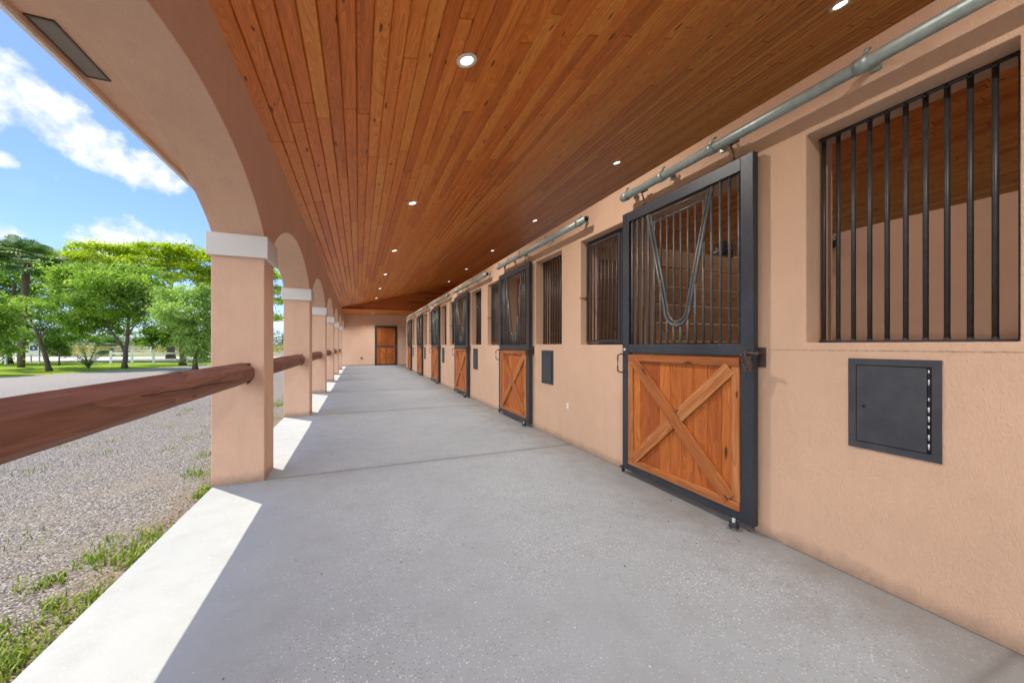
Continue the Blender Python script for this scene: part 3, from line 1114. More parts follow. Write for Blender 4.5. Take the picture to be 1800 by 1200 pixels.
def make_grille(w, n, name):
    e = empty(name, (0, 0, 0))
    z0, z1 = 0.002, .985 * K
    if name == 'window_grille':
        for z in (z0 + .006, z1 - .0):
            m = MB(); m.box(-.012, .012, .008, w - .008, z - .006, z + .006) if z < .5 else m.tube([(0, .004, z), (0, w - .004, z)], .0095, 8)
            m.build('rail', M['winbar'], e)
        for i in range(n):
            y = .025 + (w - .05) * i / (n - 1)
            m = MB(); m.tube([(0, y, z0 + .012), (0, y, z1 + .002)], .0108, 10)
            for zz in (z0 + .014, z1 - .012): m.tube([(0, y, zz - .006), (0, y, zz + .006)], .012, 8)
            m.build('bar', M['winbar'], e)
    else:
        m = MB()
        for z in (z0 + .008, z1):
            m.box(-.010, .010, .004, w - .004, z - .008, z + .008)
        m.build('rail', M['black'], e)
        m = MB()
        for y in (.16, w - .02): m.box(-.028, -.012, y - .014, y + .014, .03, z1 - .03)
        for z in (.045, z1 - .045): m.box(-.0275, -.0125, .174, w - .034, z - .014, z + .014)
        m.build('swing_frame', M['black'], e)
        m = MB(); m.box(-.022, .014, .118, .142, .01, z1 - .008); m.build('post', M['black'], e)
        for y in (.03, .075):
            m = MB(); m.tube([(0, y, z0 + .01), (0, y, z1)], .0112, 8); m.build('bar', M['winbar'], e)
        for i in range(8):
            y = .205 + (w - .26) * i / 7.5
            m = MB(); m.tube([(-.02, y, .05), (-.02, y, z1 - .05)], .0085, 8); m.build('bar', M['winbar'], e)
        m = MB()
        for dz in (-.025, 0, .025):
            m.tube([(-.04, w - .15, .45 * K + dz), (-.045, w - .07, .45 * K + dz), (-.04, w - .01, .45 * K + dz * .3)], .005, 6)
        m.tube([(-.04, w - .01, .45 * K), (-.13, w - .004, .45 * K + .005)], .004, 6)
        m.build('latch', M['rust'], e)
    return e


gr0 = make_grille(.6235 * K, 11, 'window_grille')
sw0 = make_grille(.62 * K, 11, 'swing_grille')
for k in range(6):
    a = gr0 if k == 0 else copy_tree(gr0)
    b = sw0 if k == 0 else copy_tree(sw0)
    a.location = (XG, FEED_Y[k] * K, 1.012 * K)
    tag(a, 'large barred window opening nearest the camera at the right edge of the photo' if k == 0 else 'black bar grille in the window on the near side of the %s stall door' % ORD1[k], 'window grille', 'barred windows of the stalls')
    b.location = (XG - .02, SWING_Y[k] * K, 1.005 * K)
    tag(b, 'black swing-out feeder grille with latch in the window beyond the %s stall door' % ORD1[k], 'window grille', 'swing-out grilles of the stalls')


# ------------------------------------------------------------------ feed hatches
def make_hatch():
    e = empty('feed_hatch', (0, 0, 0))
    w, h = .2825 * K, .38 * K
    m = MB()
    b = .034
    m.box(-.006, -.001, 0, w, -h, -h + b); m.box(-.006, -.001, 0, w, -b, 0)
    m.box(-.006, -.001, 0, b, -h + b, -b); m.box(-.006, -.001, w - b, w, -h + b, -b)
    m.build('frame', M['hatch'], e, bevel=.0015)
    m = MB(); m.box(-.0025, -.0008, b, w - b, -h + b, -b); m.build('shadow_gap', M['dark'], e)
    m = MB(); m.box(-.009, -.0028, b + .014, w - b - .004, -h + b + .004, -b - .004); m.build('flap', M['hatch'], e, bevel=.0015)
    m = MB(); m.tube([(-.0095, w - b - .035, -h * .53), (-.0092, w - b - .035, -h * .53)], .0085, 16, sm=False); m.build('keyhole', M['dark'], e)
    m = MB(); m.tube([(-.009, b + .007, -h + b + .004), (-.009, b + .007, -b - .004)], .0030, 8); m.build('hinge', M['dark'], e)
    m = MB()
    n = 9
    for i in range(n):
        z = -b - .008 - (h - 2 * b - .02) * (i + .15) / n
        if i in (2,): continue
        m.tube([(-.0092, b + .007, z - (.026 if i % 3 else .014)), (-.0092, b + .007, z)], .0032, 8)
    m.build('hinge_knuckles', M['silver'], e)
    return e


h0 = make_hatch()
for k in range(6):
    a = h0 if k == 0 else copy_tree(h0, skip=('hinge_knuckles',))
    a.location = (XW, (.6615 if k == 0 else 3.607 + 2.80 * (k - 1)) * K, .945 * K)
    tag(a, 'large dark grey steel feed hatch below the nearest barred window, piano hinge on its right' if k == 0 else 'dark grey steel feed hatch low beside the near edge of the %s stall door' % ORD1[k], 'hatch', 'feed hatches in the stall wall')

m = MB(); m.box(-.006, -.0005, -.022, .022, -.036, .036)
e = empty('outlet_cover', (XW, 3.306 * K, .383 * K))
m.build('plate', M['white'], e, bevel=.002)
m = MB(); m.tube([(-.0075, 0, 0), (-.0062, 0, 0)], .004, 8); m.build('screw', M['galv'], e)
tag(e, 'small white blank outlet cover low on the tan wall between the first two doors', 'outlet')

# ------------------------------------------------------------------ double X door in the end wall
e = empty('end_door', (1.29 * K, YE, 0))
tag(e, 'black framed wooden dutch door with two X-braced leaves in the end wall', 'door')
hw, hh = .53 * K, 1.99 * K
m = MB()
ft = .085
m.box(-hw, -hw + ft, -.06, -.001, 0, hh); m.box(hw - ft, hw, -.06, -.001, 0, hh)
m.box(-hw + ft, hw - ft, -.058, -.001, hh - ft, hh - .001); m.box(-hw + ft, hw - ft, -.058, -.001, 0, .05)
m.build('frame', M['black'], e, bevel=.004)
for z0, z1 in ((.055, 1.17), (1.21, hh - ft - .005)):
    leaf = MB()
    for i in range(9):
        w = 2 * (hw - ft - .01) / 9
        leaf.board((-hw + ft + .01 + w * i, -.035, z0 + .03), (0, 0, 1), (1, 0, 0), (0, -1, 0), z1 - z0 - .06, w, .02, .003)
    lo = leaf.build('leaf', M['doorwood'], e)
    m = MB()
    for zz in (z0, z1 - .03): m.box(-hw + ft + .002, hw - ft - .002, -.055, -.01, zz, zz + .03)
    for xx in (-hw + ft + .002, hw - ft - .032): m.box(xx, xx + .03, -.0548, -.01, z0 + .03, z1 - .03)
    m.build('leaf_frame', M['black'], lo)
    for s in (1, -1):
        m = MB()
        x0, x1 = -hw + ft + .06, hw - ft - .06
        za, zb_ = (z0 + .06, z1 - .06) if s > 0 else (z1 - .06, z0 + .06)
        a = Vector((x1 - x0, 0, zb_ - za)); L = a.length; a.normalize()
        b = Vector((-a.z, 0, a.x))
        m.board(Vector((x0, -.05 - .004 * s, za)) - b * .04, a, b, (0, -1, 0), L, .08, .016, .003)
        m.build('brace', M['bracewood'], lo)
m = MB(); m.tube([(hw - .10, -.06, 1.15), (hw - .10, -.10, 1.15), (hw - .02, -.10, 1.15)], .012, 8)
m.build('latch', M['silver'], e)

e = empty('wall_spigot', (.145 * K, YE, .37 * K))
tag(e, 'small brown pipe spigot low on the end wall left of the door', 'spigot')
m = MB(); m.tube([(0, 0, .0), (0, -.10, 0), (0, -.14, -.04)], .022, 8); m.tube([(0, -.002, 0), (0, -.012, 0)], .06, 12); m.build('body', M['rust'], e)
m = MB(); m.tube([(-.04, -.08, .05), (.04, -.08, .05)], .012, 6); m.tube([(0, -.08, 0), (0, -.08, .05)], .009, 6); m.build('handle', M['rust'], e)


# ------------------------------------------------------------------ recessed lights (lit)
def make_light():
    e = empty('recessed_light', (0, 0, 0))
    m = MB()
    n = 28
    r0, r1 = .054, .088
    vs, fs = [], []
    for i in range(n):
        t = 2 * math.pi * i / n
        c, s = math.cos(t), math.sin(t)
        vs += [(r0 * c, r0 * s, .004), (r0 * c * 1.05, r0 * s * 1.05, -.006), (r1 * c * .97, r1 * s * .97, -.006), (r1 * c, r1 * s, .002)]
    for i in range(n):
        a, b = i * 4, ((i + 1) % n) * 4
        fs += [(a, b, b + 1, a + 1), (a + 1, b + 1, b + 2, a + 2), (a + 2, b + 2, b + 3, a + 3)]
    m.idx(vs, fs, sm=True)
    m.build('trim', M['white'], e)
    m = MB()
    m.tube([(0, 0, .001), (0, 0, .004)], r0 - .0005, 24, sm=False)
    m.build('lens', M['lens'], e)
    ld = bpy.data.lights.new('lamp', 'AREA')
    ld.shape = 'DISK'; ld.size = .09; ld.energy = 13.5; ld.spread = R(134); ld.color = (1, .96, .91)
    lo = bpy.data.objects.new('lamp', ld)
    SC.collection.objects.link(lo)
    lo.parent = e
    lo.location = (0, 0, -.012)
    return e


li0 = make_light()
lamp_dim = bpy.data.lights['lamp'].copy()
lamp_dim.energy = 5
spots = [(.674, 2.435 + 2.72 * k, 'L') for k in range(-2, 6)] + [(3.40, 1.674 + 2.66 * k, 'R') for k in range(-1, 6)]
first = True
words = ['nearest', 'second', 'third', 'fourth', 'fifth', 'sixth']
for x, y, side in spots:
    if y > 16.8: continue
    o = li0 if first else copy_tree(li0)
    first = False
    zc = ZE + SL * (x * K - XC1)
    if side == 'R':
        for c in o.children:
            if c.type == 'LIGHT': c.data = lamp_dim
    o.location = (x * K, y * K, zc - .0045)
    o.rotation_euler = (0, -math.atan(SL), 0)
    k = round((y - (2.435 if side == 'L' else 1.674)) / 2.69)
    row = 'over the aisle' if side == 'L' else 'over the stall fronts on the right'
    lab = ('recessed ceiling light %s, %s from the camera' % (row, words[k])) if k >= 0 else 'recessed ceiling light %s, %s behind the camera' % (row, 'just' if k == -1 else 'farther')
    tag(o, lab, 'ceiling light', 'recessed lights in the wood ceiling')
for x, y, lab in [(.65, 18.8, 'recessed light in the low ceiling in front of the end wall')]:
    o = copy_tree(li0)
    o.location = (x * K, y * K, 2.535 * K - .0045)
    o.rotation_euler = (0, 0, 0)
    tag(o, lab, 'ceiling light', 'recessed lights in the wood ceiling')


# ------------------------------------------------------------------ stall fans
def make_fan(loc, rz, lab):
    e = empty('stall_fan', loc, rz)
    tag(e, lab, 'fan', 'black cage fans in the stalls')
    R0, D = .19, .15
    m = MB()
    for s in (-1, 1):
        for q in (1.0, .72, .42):
            xx = s * D * .5 * (1 - (q ** 2) * .55)
            m.tube([(xx, R0 * q * math.cos(t), R0 * q * math.sin(t)) for t in [i * math.pi / 10 for i in range(21)]], .0045, 5)
        for j in range(16):
            t = j * math.pi / 8
            m.tube([(s * D * .5 * (1 - (q ** 2) * .55), R0 * q * math.cos(t), R0 * q * math.sin(t)) for q in (.1, .4, .7, .9, 1.0)], .003, 4)
    m.build('cage', M['black'], e)
    m = MB(); m.tube([(-.06, 0, 0), (.07, 0, 0)], .055, 14); m.build('motor', M['black'], e)
    for j in range(4):
        t = j * math.pi / 2 + .4
        m = MB()
        a, b = Vector((0, math.cos(t), math.sin(t))), Vector((0, -math.sin(t), math.cos(t)))
        p = [a * .05 - b * .02 + Vector((-.02, 0, 0)), a * .17 - b * .06 + Vector((-.035, 0, 0)), a * .175 + b * .05 + Vector((.01, 0, 0)), a * .05 + b * .03 + Vector((.01, 0, 0))]
        m.idx(p + [q + Vector((.004, 0, 0)) for q in p], [(0, 1, 2, 3), (7, 6, 5, 4), (0, 4, 5, 1), (1, 5, 6, 2), (2, 6, 7, 3), (3, 7, 4, 0)])
        m.build('blade', M['black'], e)
    m = MB(); m.tube([(.06, 0, 0), (.18, 0, -.05), (.3, 0, -.12)], .014, 8); m.build('arm', M['black'], e)
    return e


make_fan((5.75, 4.49, 2.84), .05, 'black cage fan above the plank partition seen through the nearest stall door')
make_fan((6.0, 3.17, 2.69), .15, 'black cage fan on the stall back wall behind the left bars of the nearest window')


# ------------------------------------------------------------------ vegetation helpers
def leaf_mesh(name, mat, P, size, rnd, up=.35, aspect=.55, parent=None, loc=None, flat=None):
    """P: (n,3) leaf centres; each a small pointed quad"""
    n = len(P)
    nr = rng.normal(size=(n, 3))
    nr[:, 2] = np.abs(nr[:, 2]) + up
    if flat is not None: nr[:, :2] *= flat
    nr /= np.linalg.norm(nr, axis=1)[:, None]
    a = np.cross(nr, rng.normal(size=(n, 3)))
    a /= np.linalg.norm(a, axis=1)[:, None] + 1e-9
    b = np.cross(nr, a)
    s = (size * rng.uniform(.6, 1.3, n))[:, None]
    V = np.stack([P - a * s, P - b * s * aspect, P + a * s, P + b * s * aspect], 1).reshape(-1, 3)
    me = bpy.data.meshes.new(name)
    me.vertices.add(4 * n)
    me.vertices.foreach_set('co', V.astype(np.float32).ravel())
    me.loops.add(4 * n)
    me.loops.foreach_set('vertex_index', np.arange(4 * n, dtype=np.int32))
    me.polygons.add(n)
    me.polygons.foreach_set('loop_start', np.arange(0, 4 * n, 4, dtype=np.int32))
    me.polygons.foreach_set('loop_total', np.full(n, 4, dtype=np.int32))
    at = me.attributes.new('rnd', 'FLOAT', 'FACE')
    at.data.foreach_set('value', np.clip(rnd, 0, 1).astype(np.float32))
    me.materials.append(mat)
    me.update(calc_edges=True)
    o = bpy.data.objects.new(name, me)
    SC.collection.objects.link(o)
    if parent: o.parent = parent
    if loc: o.location = loc
    return o


def crown_points(blobs, base, puffs, per, pr, flat=.6):
    """blobs: (x,y,z,rx,rz) ellipsoids; each filled with small flattened puffs of leaves on twigs"""
    C, Rn = [], []
    tot = sum(b[3] * b[3] * b[4] for b in blobs)
    centres = []
    for x, y, z, rx, rz in blobs:
        n = max(4, int(puffs * rx * rx * rz / tot))
        for _ in range(n):
            u = rng.normal(size=3); u /= np.linalg.norm(u)
            r = rng.uniform(.35, 1.0) ** .55
            c = np.array([x, y, z]) + u * r * np.array([rx, rx * .9, rz])
            centres.append(c)
            pp = pr * rng.uniform(.6, 1.35)
            m = int(per * rng.uniform(.6, 1.3))
            q = rng.normal(size=(m, 3)) * .5
            q *= np.array([pp, pp, pp * flat])
            C.append(c + q)
            tone = rng.normal(.48, .20)
            Rn.append(np.clip(tone + rng.normal(0, .14, m), 0, 1))
    return np.concatenate(C) - np.array(base), np.concatenate(Rn), centres


def tree(name, lab, base, trunk, blobs, mat, puffs=200, per=60, pr=.5, leaf=.10, r0=.16, group=None, limbs=26, flat=.6, up=.35):
    """trunk: list of polylines (world points) with starting radius; limbs grow from the trunk tops to puff centres"""
    e = empty(name, base)
    tag(e, lab, 'tree', group)
    P, Rn, cen = crown_points(blobs, base, puffs, per, pr, flat)
    leaf_mesh('crown', M[mat], P, leaf, Rn, up=up, parent=e)
    m = MB()
    b = Vector(base)
    tips = []
    for line, ra, rb_ in trunk:
        pts = [Vector(p) - b for p in line]
        sm = []
        for i in range(len(pts) - 1):
            for t in (0, .34, .67):
                p = pts[i].lerp(pts[i + 1], t)
                if i or t: p = p + Vector((random.uniform(-1, 1), random.uniform(-1, 1), 0)) * ra * .18
                sm.append(p)
        sm.append(pts[-1])
        n = len(sm)
        rr = [ra + (rb_ - ra) * i / (n - 1) for i in range(n)]
        rr[0] *= 1.35
        m.tube(sm, rr, 9)
        tips += [(sm[i], rr[i]) for i in range(n // 2, n)]
    idx = rng.choice(len(cen), size=min(limbs, len(cen)), replace=False)
    for i in idx:
        c = Vector(cen[i]) - b
        t, tr = min(tips, key=lambda q: (q[0] - c).length + (2 if q[0].z > c.z else 0))
        mid = t.lerp(c, .5) + Vector((random.uniform(-.15, .15), random.uniform(-.15, .15), -.12))
        m.tube([t, t.lerp(mid, .5), mid, c], [tr * .6, tr * .42, tr * .28, .01], 6)
    m.build('trunk', M['bark'], e)
    return e


def B(px, py, rx, ry, d, dd=0.0):
    """a clump at distance d + dd"""
    x, y, z = W(px, d + dd, py)
    return (x, y, z, rx * d / 655, ry * d / 655)


def G(px, d):
    x, y = W(px, d)
    return (x, y, ZG)


# ------------------------------------------------------------------ trees beyond the drive
d = 21.5
b0 = G(219, d)
tree('broadleaf_tree', 'mid-green spreading tree with forked trunk in the middle of the lawn', b0,
     [([b0, W(221, d, 622), W(223, d, 596), W(226, d, 560), W(215, d, 520)], .13, .05), ([W(220, d, 615), W(205, d, 595), W(190, d + .3, 575), W(165, d + .3, 545)], .085, .03), ([W(223, d, 590), W(245, d - .5, 560), W(262, d, 530)], .05, .025)],
     [B(150, 482, 42, 20, d, .5), B(118, 500, 22, 18, d), B(205, 498, 50, 20, d, -.8), B(255, 487, 36, 18, d, .8), B(130, 528, 34, 18, d), B(185, 532, 48, 22, d, -1), B(250, 525, 40, 22, d), B(152, 562, 36, 18, d, .3),
      B(200, 478, 40, 14, d, .5), B(282, 520, 24, 18, d), B(218, 555, 40, 12, d, 1), B(175, 505, 45, 20, d, 1), B(125, 575, 20, 12, d), B(275, 550, 20, 10, d), B(165, 583, 26, 9, d, .5), B(255, 572, 24, 8, d), B(120, 550, 25, 14, d), B(205, 580, 14, 7, d, 1.5)],
     'leafmid', puffs=330, per=140, pr=.50, leaf=.075, group=None)
d = 33
b0 = G(300, d)
tree('umbrella_tree', 'tall yellow-green flat-topped tree spreading behind the others', b0,
     [([b0, W(300, d, 590), W(305, d, 540), W(300, d, 500)], .3, .16), ([W(302, d, 560), W(260, d, 510), W(200, d, 470)], .2, .08), ([W(302, d, 545), W(350, d, 500), W(400, d, 470)], .2, .08), ([W(302, d, 560), W(420, d, 510), W(478, d, 520)], .15, .05)],
     [B(105, 452, 40, 7, d), B(85, 470, 28, 6, d), B(140, 442, 30, 8, d, 1), B(175, 436, 32, 8, d, -1), B(215, 440, 34, 8, d), B(250, 446, 30, 9, d, 1), B(290, 440, 40, 9, d, -1), B(335, 444, 38, 9, d), B(370, 452, 36, 10, d),
      B(180, 458, 50, 9, d, 1), B(240, 465, 45, 9, d), B(305, 462, 45, 10, d, 1), B(350, 475, 35, 10, d), B(335, 492, 30, 8, d, -1), B(280, 480, 35, 9, d), B(370, 498, 25, 8, d), B(130, 470, 40, 8, d), B(95, 492, 22, 6, d),
      B(420, 462, 45, 12, d), B(455, 480, 35, 14, d), B(478, 505, 18, 10, d), B(487, 555, 10, 8, d), B(490, 530, 10, 6, d), B(210, 480, 35, 8, d), B(120, 500, 25, 7, d)],
     'leafyel', puffs=520, per=100, pr=.75, leaf=.11, group=None, limbs=60, flat=.35, up=.8)
d = 27
b0 = G(14, d)
tree('broadleaf_tree', 'tall dark-leaved tree at the left edge behind the palm', b0,
     [([b0, W(14, d, 590), W(20, d, 540), W(30, d, 480)], .2, .08), ([W(16, d, 575), W(60, d, 552), W(100, d, 530)], .1, .05)],
     [B(15, 432, 38, 14, d), B(-25, 445, 45, 25, d), B(45, 450, 35, 18, d, 1), B(85, 468, 22, 18, d), B(55, 490, 40, 18, d, -1), B(5, 480, 40, 24, d), B(95, 515, 30, 20, d), B(50, 525, 40, 22, d, 1), B(105, 555, 32, 22, d),
      B(60, 570, 40, 20, d), B(0, 540, 40, 25, d), B(115, 585, 28, 16, d), B(145, 592, 22, 12, d), B(75, 598, 34, 12, d), B(-40, 520, 50, 50, d), B(165, 598, 18, 8, d), B(25, 600, 34, 14, d)],
     'leafdark', puffs=460, per=90, pr=.5, leaf=.085, limbs=40)
d = 20.5
b0 = G(343, d)
tree('willow_like_tree', 'soft grey-green tree beside the nearest column', b0,
     [([b0, W(345, d, 620), W(342, d, 585), W(335, d, 540)], .12, .05), ([W(344, d, 600), W(305, d, 560), W(298, d, 535)], .08, .04)],
     [B(330, 515, 40, 14, d), B(296, 530, 26, 14, d), B(360, 520, 30, 18, d), B(325, 548, 42, 18, d, -.8), B(290, 565, 22, 10, d), B(350, 575, 34, 22, d), B(330, 598, 26, 16, d), B(355, 605, 28, 20, d), B(345, 625, 18, 10, d), B(385, 560, 30, 30, d), B(380, 600, 25, 25, d), B(372, 626, 16, 10, d)],
     'leafgrey', puffs=300, per=85, pr=.36, leaf=.065, limbs=24)
d = 25
b0 = G(321, d)
tree('broadleaf_tree', 'small dark tree with thick trunk just behind the fence', b0,
     [([b0, W(320, d, 610), W(312, d, 590), W(300, d, 570)], .17, .07), ([W(318, d, 600), W(285, d, 590), W(265, d, 585)], .09, .03)],
     [B(265, 590, 20, 12, d), B(285, 580, 20, 10, d), B(252, 602, 12, 8, d), B(300, 592, 20, 12, d), B(282, 606, 12, 5, d), B(320, 575, 20, 12, d)],
     'leafdark', puffs=110, per=70, pr=.35, leaf=.075, limbs=14)
d = 16.5
b0 = G(-22, d)
tree('broadleaf_tree', 'light green bushy tree cut by the left edge of the photo', b0,
     [([b0, W(-20, d, 600), W(-15, d, 560)], .12, .05)],
     [B(-8, 535, 26, 20, d), B(5, 560, 22, 20, d), B(-25, 570, 35, 30, d), B(2, 590, 20, 18, d), B(-15, 618, 28, 14, d), B(12, 612, 14, 7, d)],
     'leafmid', puffs=130, per=75, pr=.32, leaf=.06, limbs=12)
d = 19.2
b0 = G(87, d)
tree('leaning_tree', 'thin leaning tree with sparse branches near the gravel edge', b0,
     [([b0, W(80, d, 628), W(72, d, 604), W(66, d, 585), W(52, d, 560), W(45, d, 540)], .11, .03), ([W(70, d, 600), W(72, d, 580), W(62, d, 568)], .04, .015), ([W(70, d, 596), W(84, d, 578), W(96, d, 568)], .03, .012), ([W(68, d, 592), W(48, d, 588), W(28, d, 585)], .03, .012)],
     [B(48, 530, 18, 7, d), B(35, 545, 15, 6, d), B(72, 535, 14, 6, d), B(28, 585, 18, 5, d), B(15, 592, 14, 5, d), B(45, 592, 14, 4, d), B(88, 560, 10, 5, d)],
     'leafmid', puffs=70, per=45, pr=.3, leaf=.06, limbs=22)
d = 24.5
b0 = G(104, d)
tree('broadleaf_shrub', 'round dark green shrub at the end of the white fence', b0, [([b0, W(104, d, 622)], .05, .03)],
     [B(100, 608, 14, 9, d, 3), B(112, 614, 9, 8, d, 3), B(95, 618, 10, 6, d, 3), B(106, 622, 12, 6, d, 3)], 'leafmid', puffs=60, per=60, pr=.3, leaf=.07, limbs=8)


def fronds(m, c, n, L, z0, fan=False, seed=0):
    rr = random.Random(seed)
    for i in range(n):
        az = rr.uniform(0, 2 * math.pi)
        el = rr.uniform(-.5, 1.25) if fan else rr.uniform(.25, 1.3)
        dirv = Vector((math.cos(az) * math.cos(el), math.sin(az) * math.cos(el), math.sin(el)))
        side = Vector((-math.sin(az), math.cos(az), 0))
        p0 = Vector(c) + Vector((0, 0, z0))
        ll = L * rr.uniform(.7, 1.1)
        if fan:
            p1 = p0 + dirv * ll * .55
            up = dirv.cross(side)
            for j in range(-8, 9):
                a = j / 8 * 1.45
                q = (dirv * math.cos(a) + side * math.sin(a)).normalized()
                e1 = p1 + q * ll * .38
                e2 = p1 + q * ll * .55 + Vector((0, 0, -.12 * ll))
                w = q.cross(up).normalized() * .05
                v = rr.random()
                m.face([p1, e1 + w, e2, e1 - w], rnd=v)
        else:
            prev = p0
            for j in range(7):
                t = (j + 1) / 7
                cur = p0 + dirv * ll * t + Vector((0, 0, -.5 * ll * t * t * math.cos(el)))
                wd = .035 * (1 - t * .8)
                w0 = .035 * (1 - (j / 7) * .8)
                m.face([prev - side * w0, prev + side * w0, cur + side * wd, cur - side * wd], rnd=rr.random())
                for s in (-1, 1):
                    tip = cur + side * s * ll * .22 * (1 - t * .5) + dirv * ll * .12
                    m.face([cur, cur + dirv * .03, tip, cur - dirv * .02 + Vector((0, 0, .01))], rnd=rr.random())
                prev = cur


d = 22.5
b0 = G(37, d)
e = empty('palm_tree', b0)
tag(e, 'cabbage palm with straight grey trunk and fan fronds at the left', 'tree')
zt = K + (607 - 462) / 655 * d - ZG
m = MB()
pts = [Vector((.25 * (i / 12) ** 1.5, 0, zt * i / 12)) for i in range(13)]
m.tube(pts, [.16 + .012 * math.sin(i * 2.1) for i in range(13)], 12)
m.build('trunk', M['bark'], e)
m = MB(); fronds(m, (.25, 0, zt), 46, 1.7, .0, True, 3); m.build('crown', M['leafpalm'], e)
d = 21.8
b0 = G(155, d)
e = empty('young_palm', b0)
tag(e, 'small spiky young palm growing in the lawn', 'palm')
m = MB(); fronds(m, (0, 0, 0), 26, 1.65, .05, False, 5); m.build('fronds', M['leafpalm'], e)
m = MB(); m.tube([(0, 0, 0), (0, 0, .25)], [.08, .05], 8); m.build('stem', M['bark'], e)
d = 38 + 8
b0 = G(196, d)
e = empty('palmetto', b0)
tag(e, 'fan-leaved palmetto beyond the road behind the forked tree', 'palm')
m = MB(); fronds(m, (0, 0, .9), 34, 1.9, .0, True, 8); m.build('fronds', M['leafpalm'], e)
m = MB(); m.tube([(0, 0, 0), (0, 0, 1.0)], .13, 8); m.build('stem', M['bark'], e)

# far tree belt and the tall dry grass of the field
P, Rn = [], []
for i in range(330):
    px = rng.uniform(-700, 620)
    dd = rng.uniform(150, 210)
    x, y = W(px, dd)
    hh_ = rng.uniform(4.0, 9.5)
    r = rng.uniform(3, 6)
    n = 75
    u = rng.normal(size=(n, 3)); u /= np.linalg.norm(u, axis=1)[:, None]
    P.append(np.array([x, y, hh_ * .5]) + u * np.array([r, r, hh_ * .6]) * rng.uniform(.6, 1, (n, 1)))
    Rn.append(np.clip(rng.normal(.4, .2) + rng.normal(0, .15, n), 0, 1))
o = leaf_mesh('far_woods', M['leaffar'], np.concatenate(P), .55, np.concatenate(Rn))
tag(o, 'low belt of hazy green woods along the horizon', 'woods', kind='stuff')
P = []
for i in range(9000):
    x, y = W(rng.uniform(-300, 520), rng.uniform(55, 110))
    P.append((x, y, ZG + rng.uniform(.2, 1.35)))
o = leaf_mesh('field_grass', M['drygrass'], np.array(P), .28, rng.uniform(0, 1, len(P)), up=0, aspect=.5)
tag(o, 'tall dry grass of the open field beyond the road', 'grass', kind='stuff')


# ------------------------------------------------------------------ white board fences and the sign
def fence(lab, pts, zs, ph, bh=.12, post=.11):
    """pts: post positions in plan"""
    c = pts[len(pts) // 2]
    e = empty('board_fence', (c[0], c[1], ZG))
    tag(e, lab, 'fence')
    for x, y in pts:
        m = MB()
        m.box(x - c[0] - post / 2, x - c[0] + post / 2, y - c[1] - post / 2, y - c[1] + post / 2, 0, ph)
        m.box(x - c[0] - post * .62, x - c[0] + post * .62, y - c[1] - post * .62, y - c[1] + post * .62, ph, ph + .03)
        m.build('post', M['white'], e)
    for z in zs:
        m = MB()
        for (xa, ya), (xb, yb) in zip(pts[:-1], pts[1:]):
            a = Vector((xb - xa, yb - ya, 0)); L = a.length; a.normalize()
            n = Vector((-a.y, a.x, 0)) * .02
            p0 = Vector((xa - c[0], ya - c[1], z)) + a * post * .5
            p1 = Vector((xb - c[0], yb - c[1], z)) - a * post * .5
            q = [p0 - n, p1 - n, p1 + n, p0 + n]
            m.idx(q + [v + Vector((0, 0, bh)) for v in q], [(0, 3, 2, 1), (4, 5, 6, 7), (0, 1, 5, 4), (1, 2, 6, 5), (2, 3, 7, 6), (3, 0, 4, 7)])
        m.build('board', M['white'], e)
    return e


fence('white two-board fence on the lawn right of the forked tree', [W(p, 26) for p in (195, 232, 270, 327, 384, 440, 497, 554)], (.28, .72), .93)
fence('white fence at the left edge in front of the road', [W(p, 26) for p in (-160, -103, -46, 10)], (.28, .72), .93)
fence('white board fence beyond the road on the left', [W(p, 47) for p in (-170, -137, -104, -71, -38, -5, 28, 61, 96)], (.25, .75, 1.1), 1.35, .13)
fence('white board fence beyond the road behind the forked tree', [W(p, 47) for p in (200, 214, 232, 265)], (.25, .65, 1.0), 1.25, .11)
x, y, z = W(60, 27, 623)
e = empty('road_sign', (x, y, ZG), -YAW)
tag(e, 'white sign board with a blue panel standing by the road at the left', 'sign')
z -= ZG
m = MB(); m.box(-.36, .36, -.02, .02, z - .02, z + .88); m.build('board', M['white'], e, bevel=.01)
m = MB(); m.box(-.27, .27, -.026, -.0205, z + .30, z + .64)
bl = m.build('blue_panel', M['blue'], e)
m = MB(); m.box(-.04, .04, -.030, -.0265, z + .38, z + .56); m.box(-.09, -.041, -.030, -.0265, z + .44, z + .50); m.box(.041, .09, -.030, -.0265, z + .44, z + .50); m.build('emblem', M['white'], bl)
for s in (-.3, .3):
    m = MB(); m.box(s - .04, s + .04, .021, .09, 0, z + .8); m.build('post', M['white'], e)

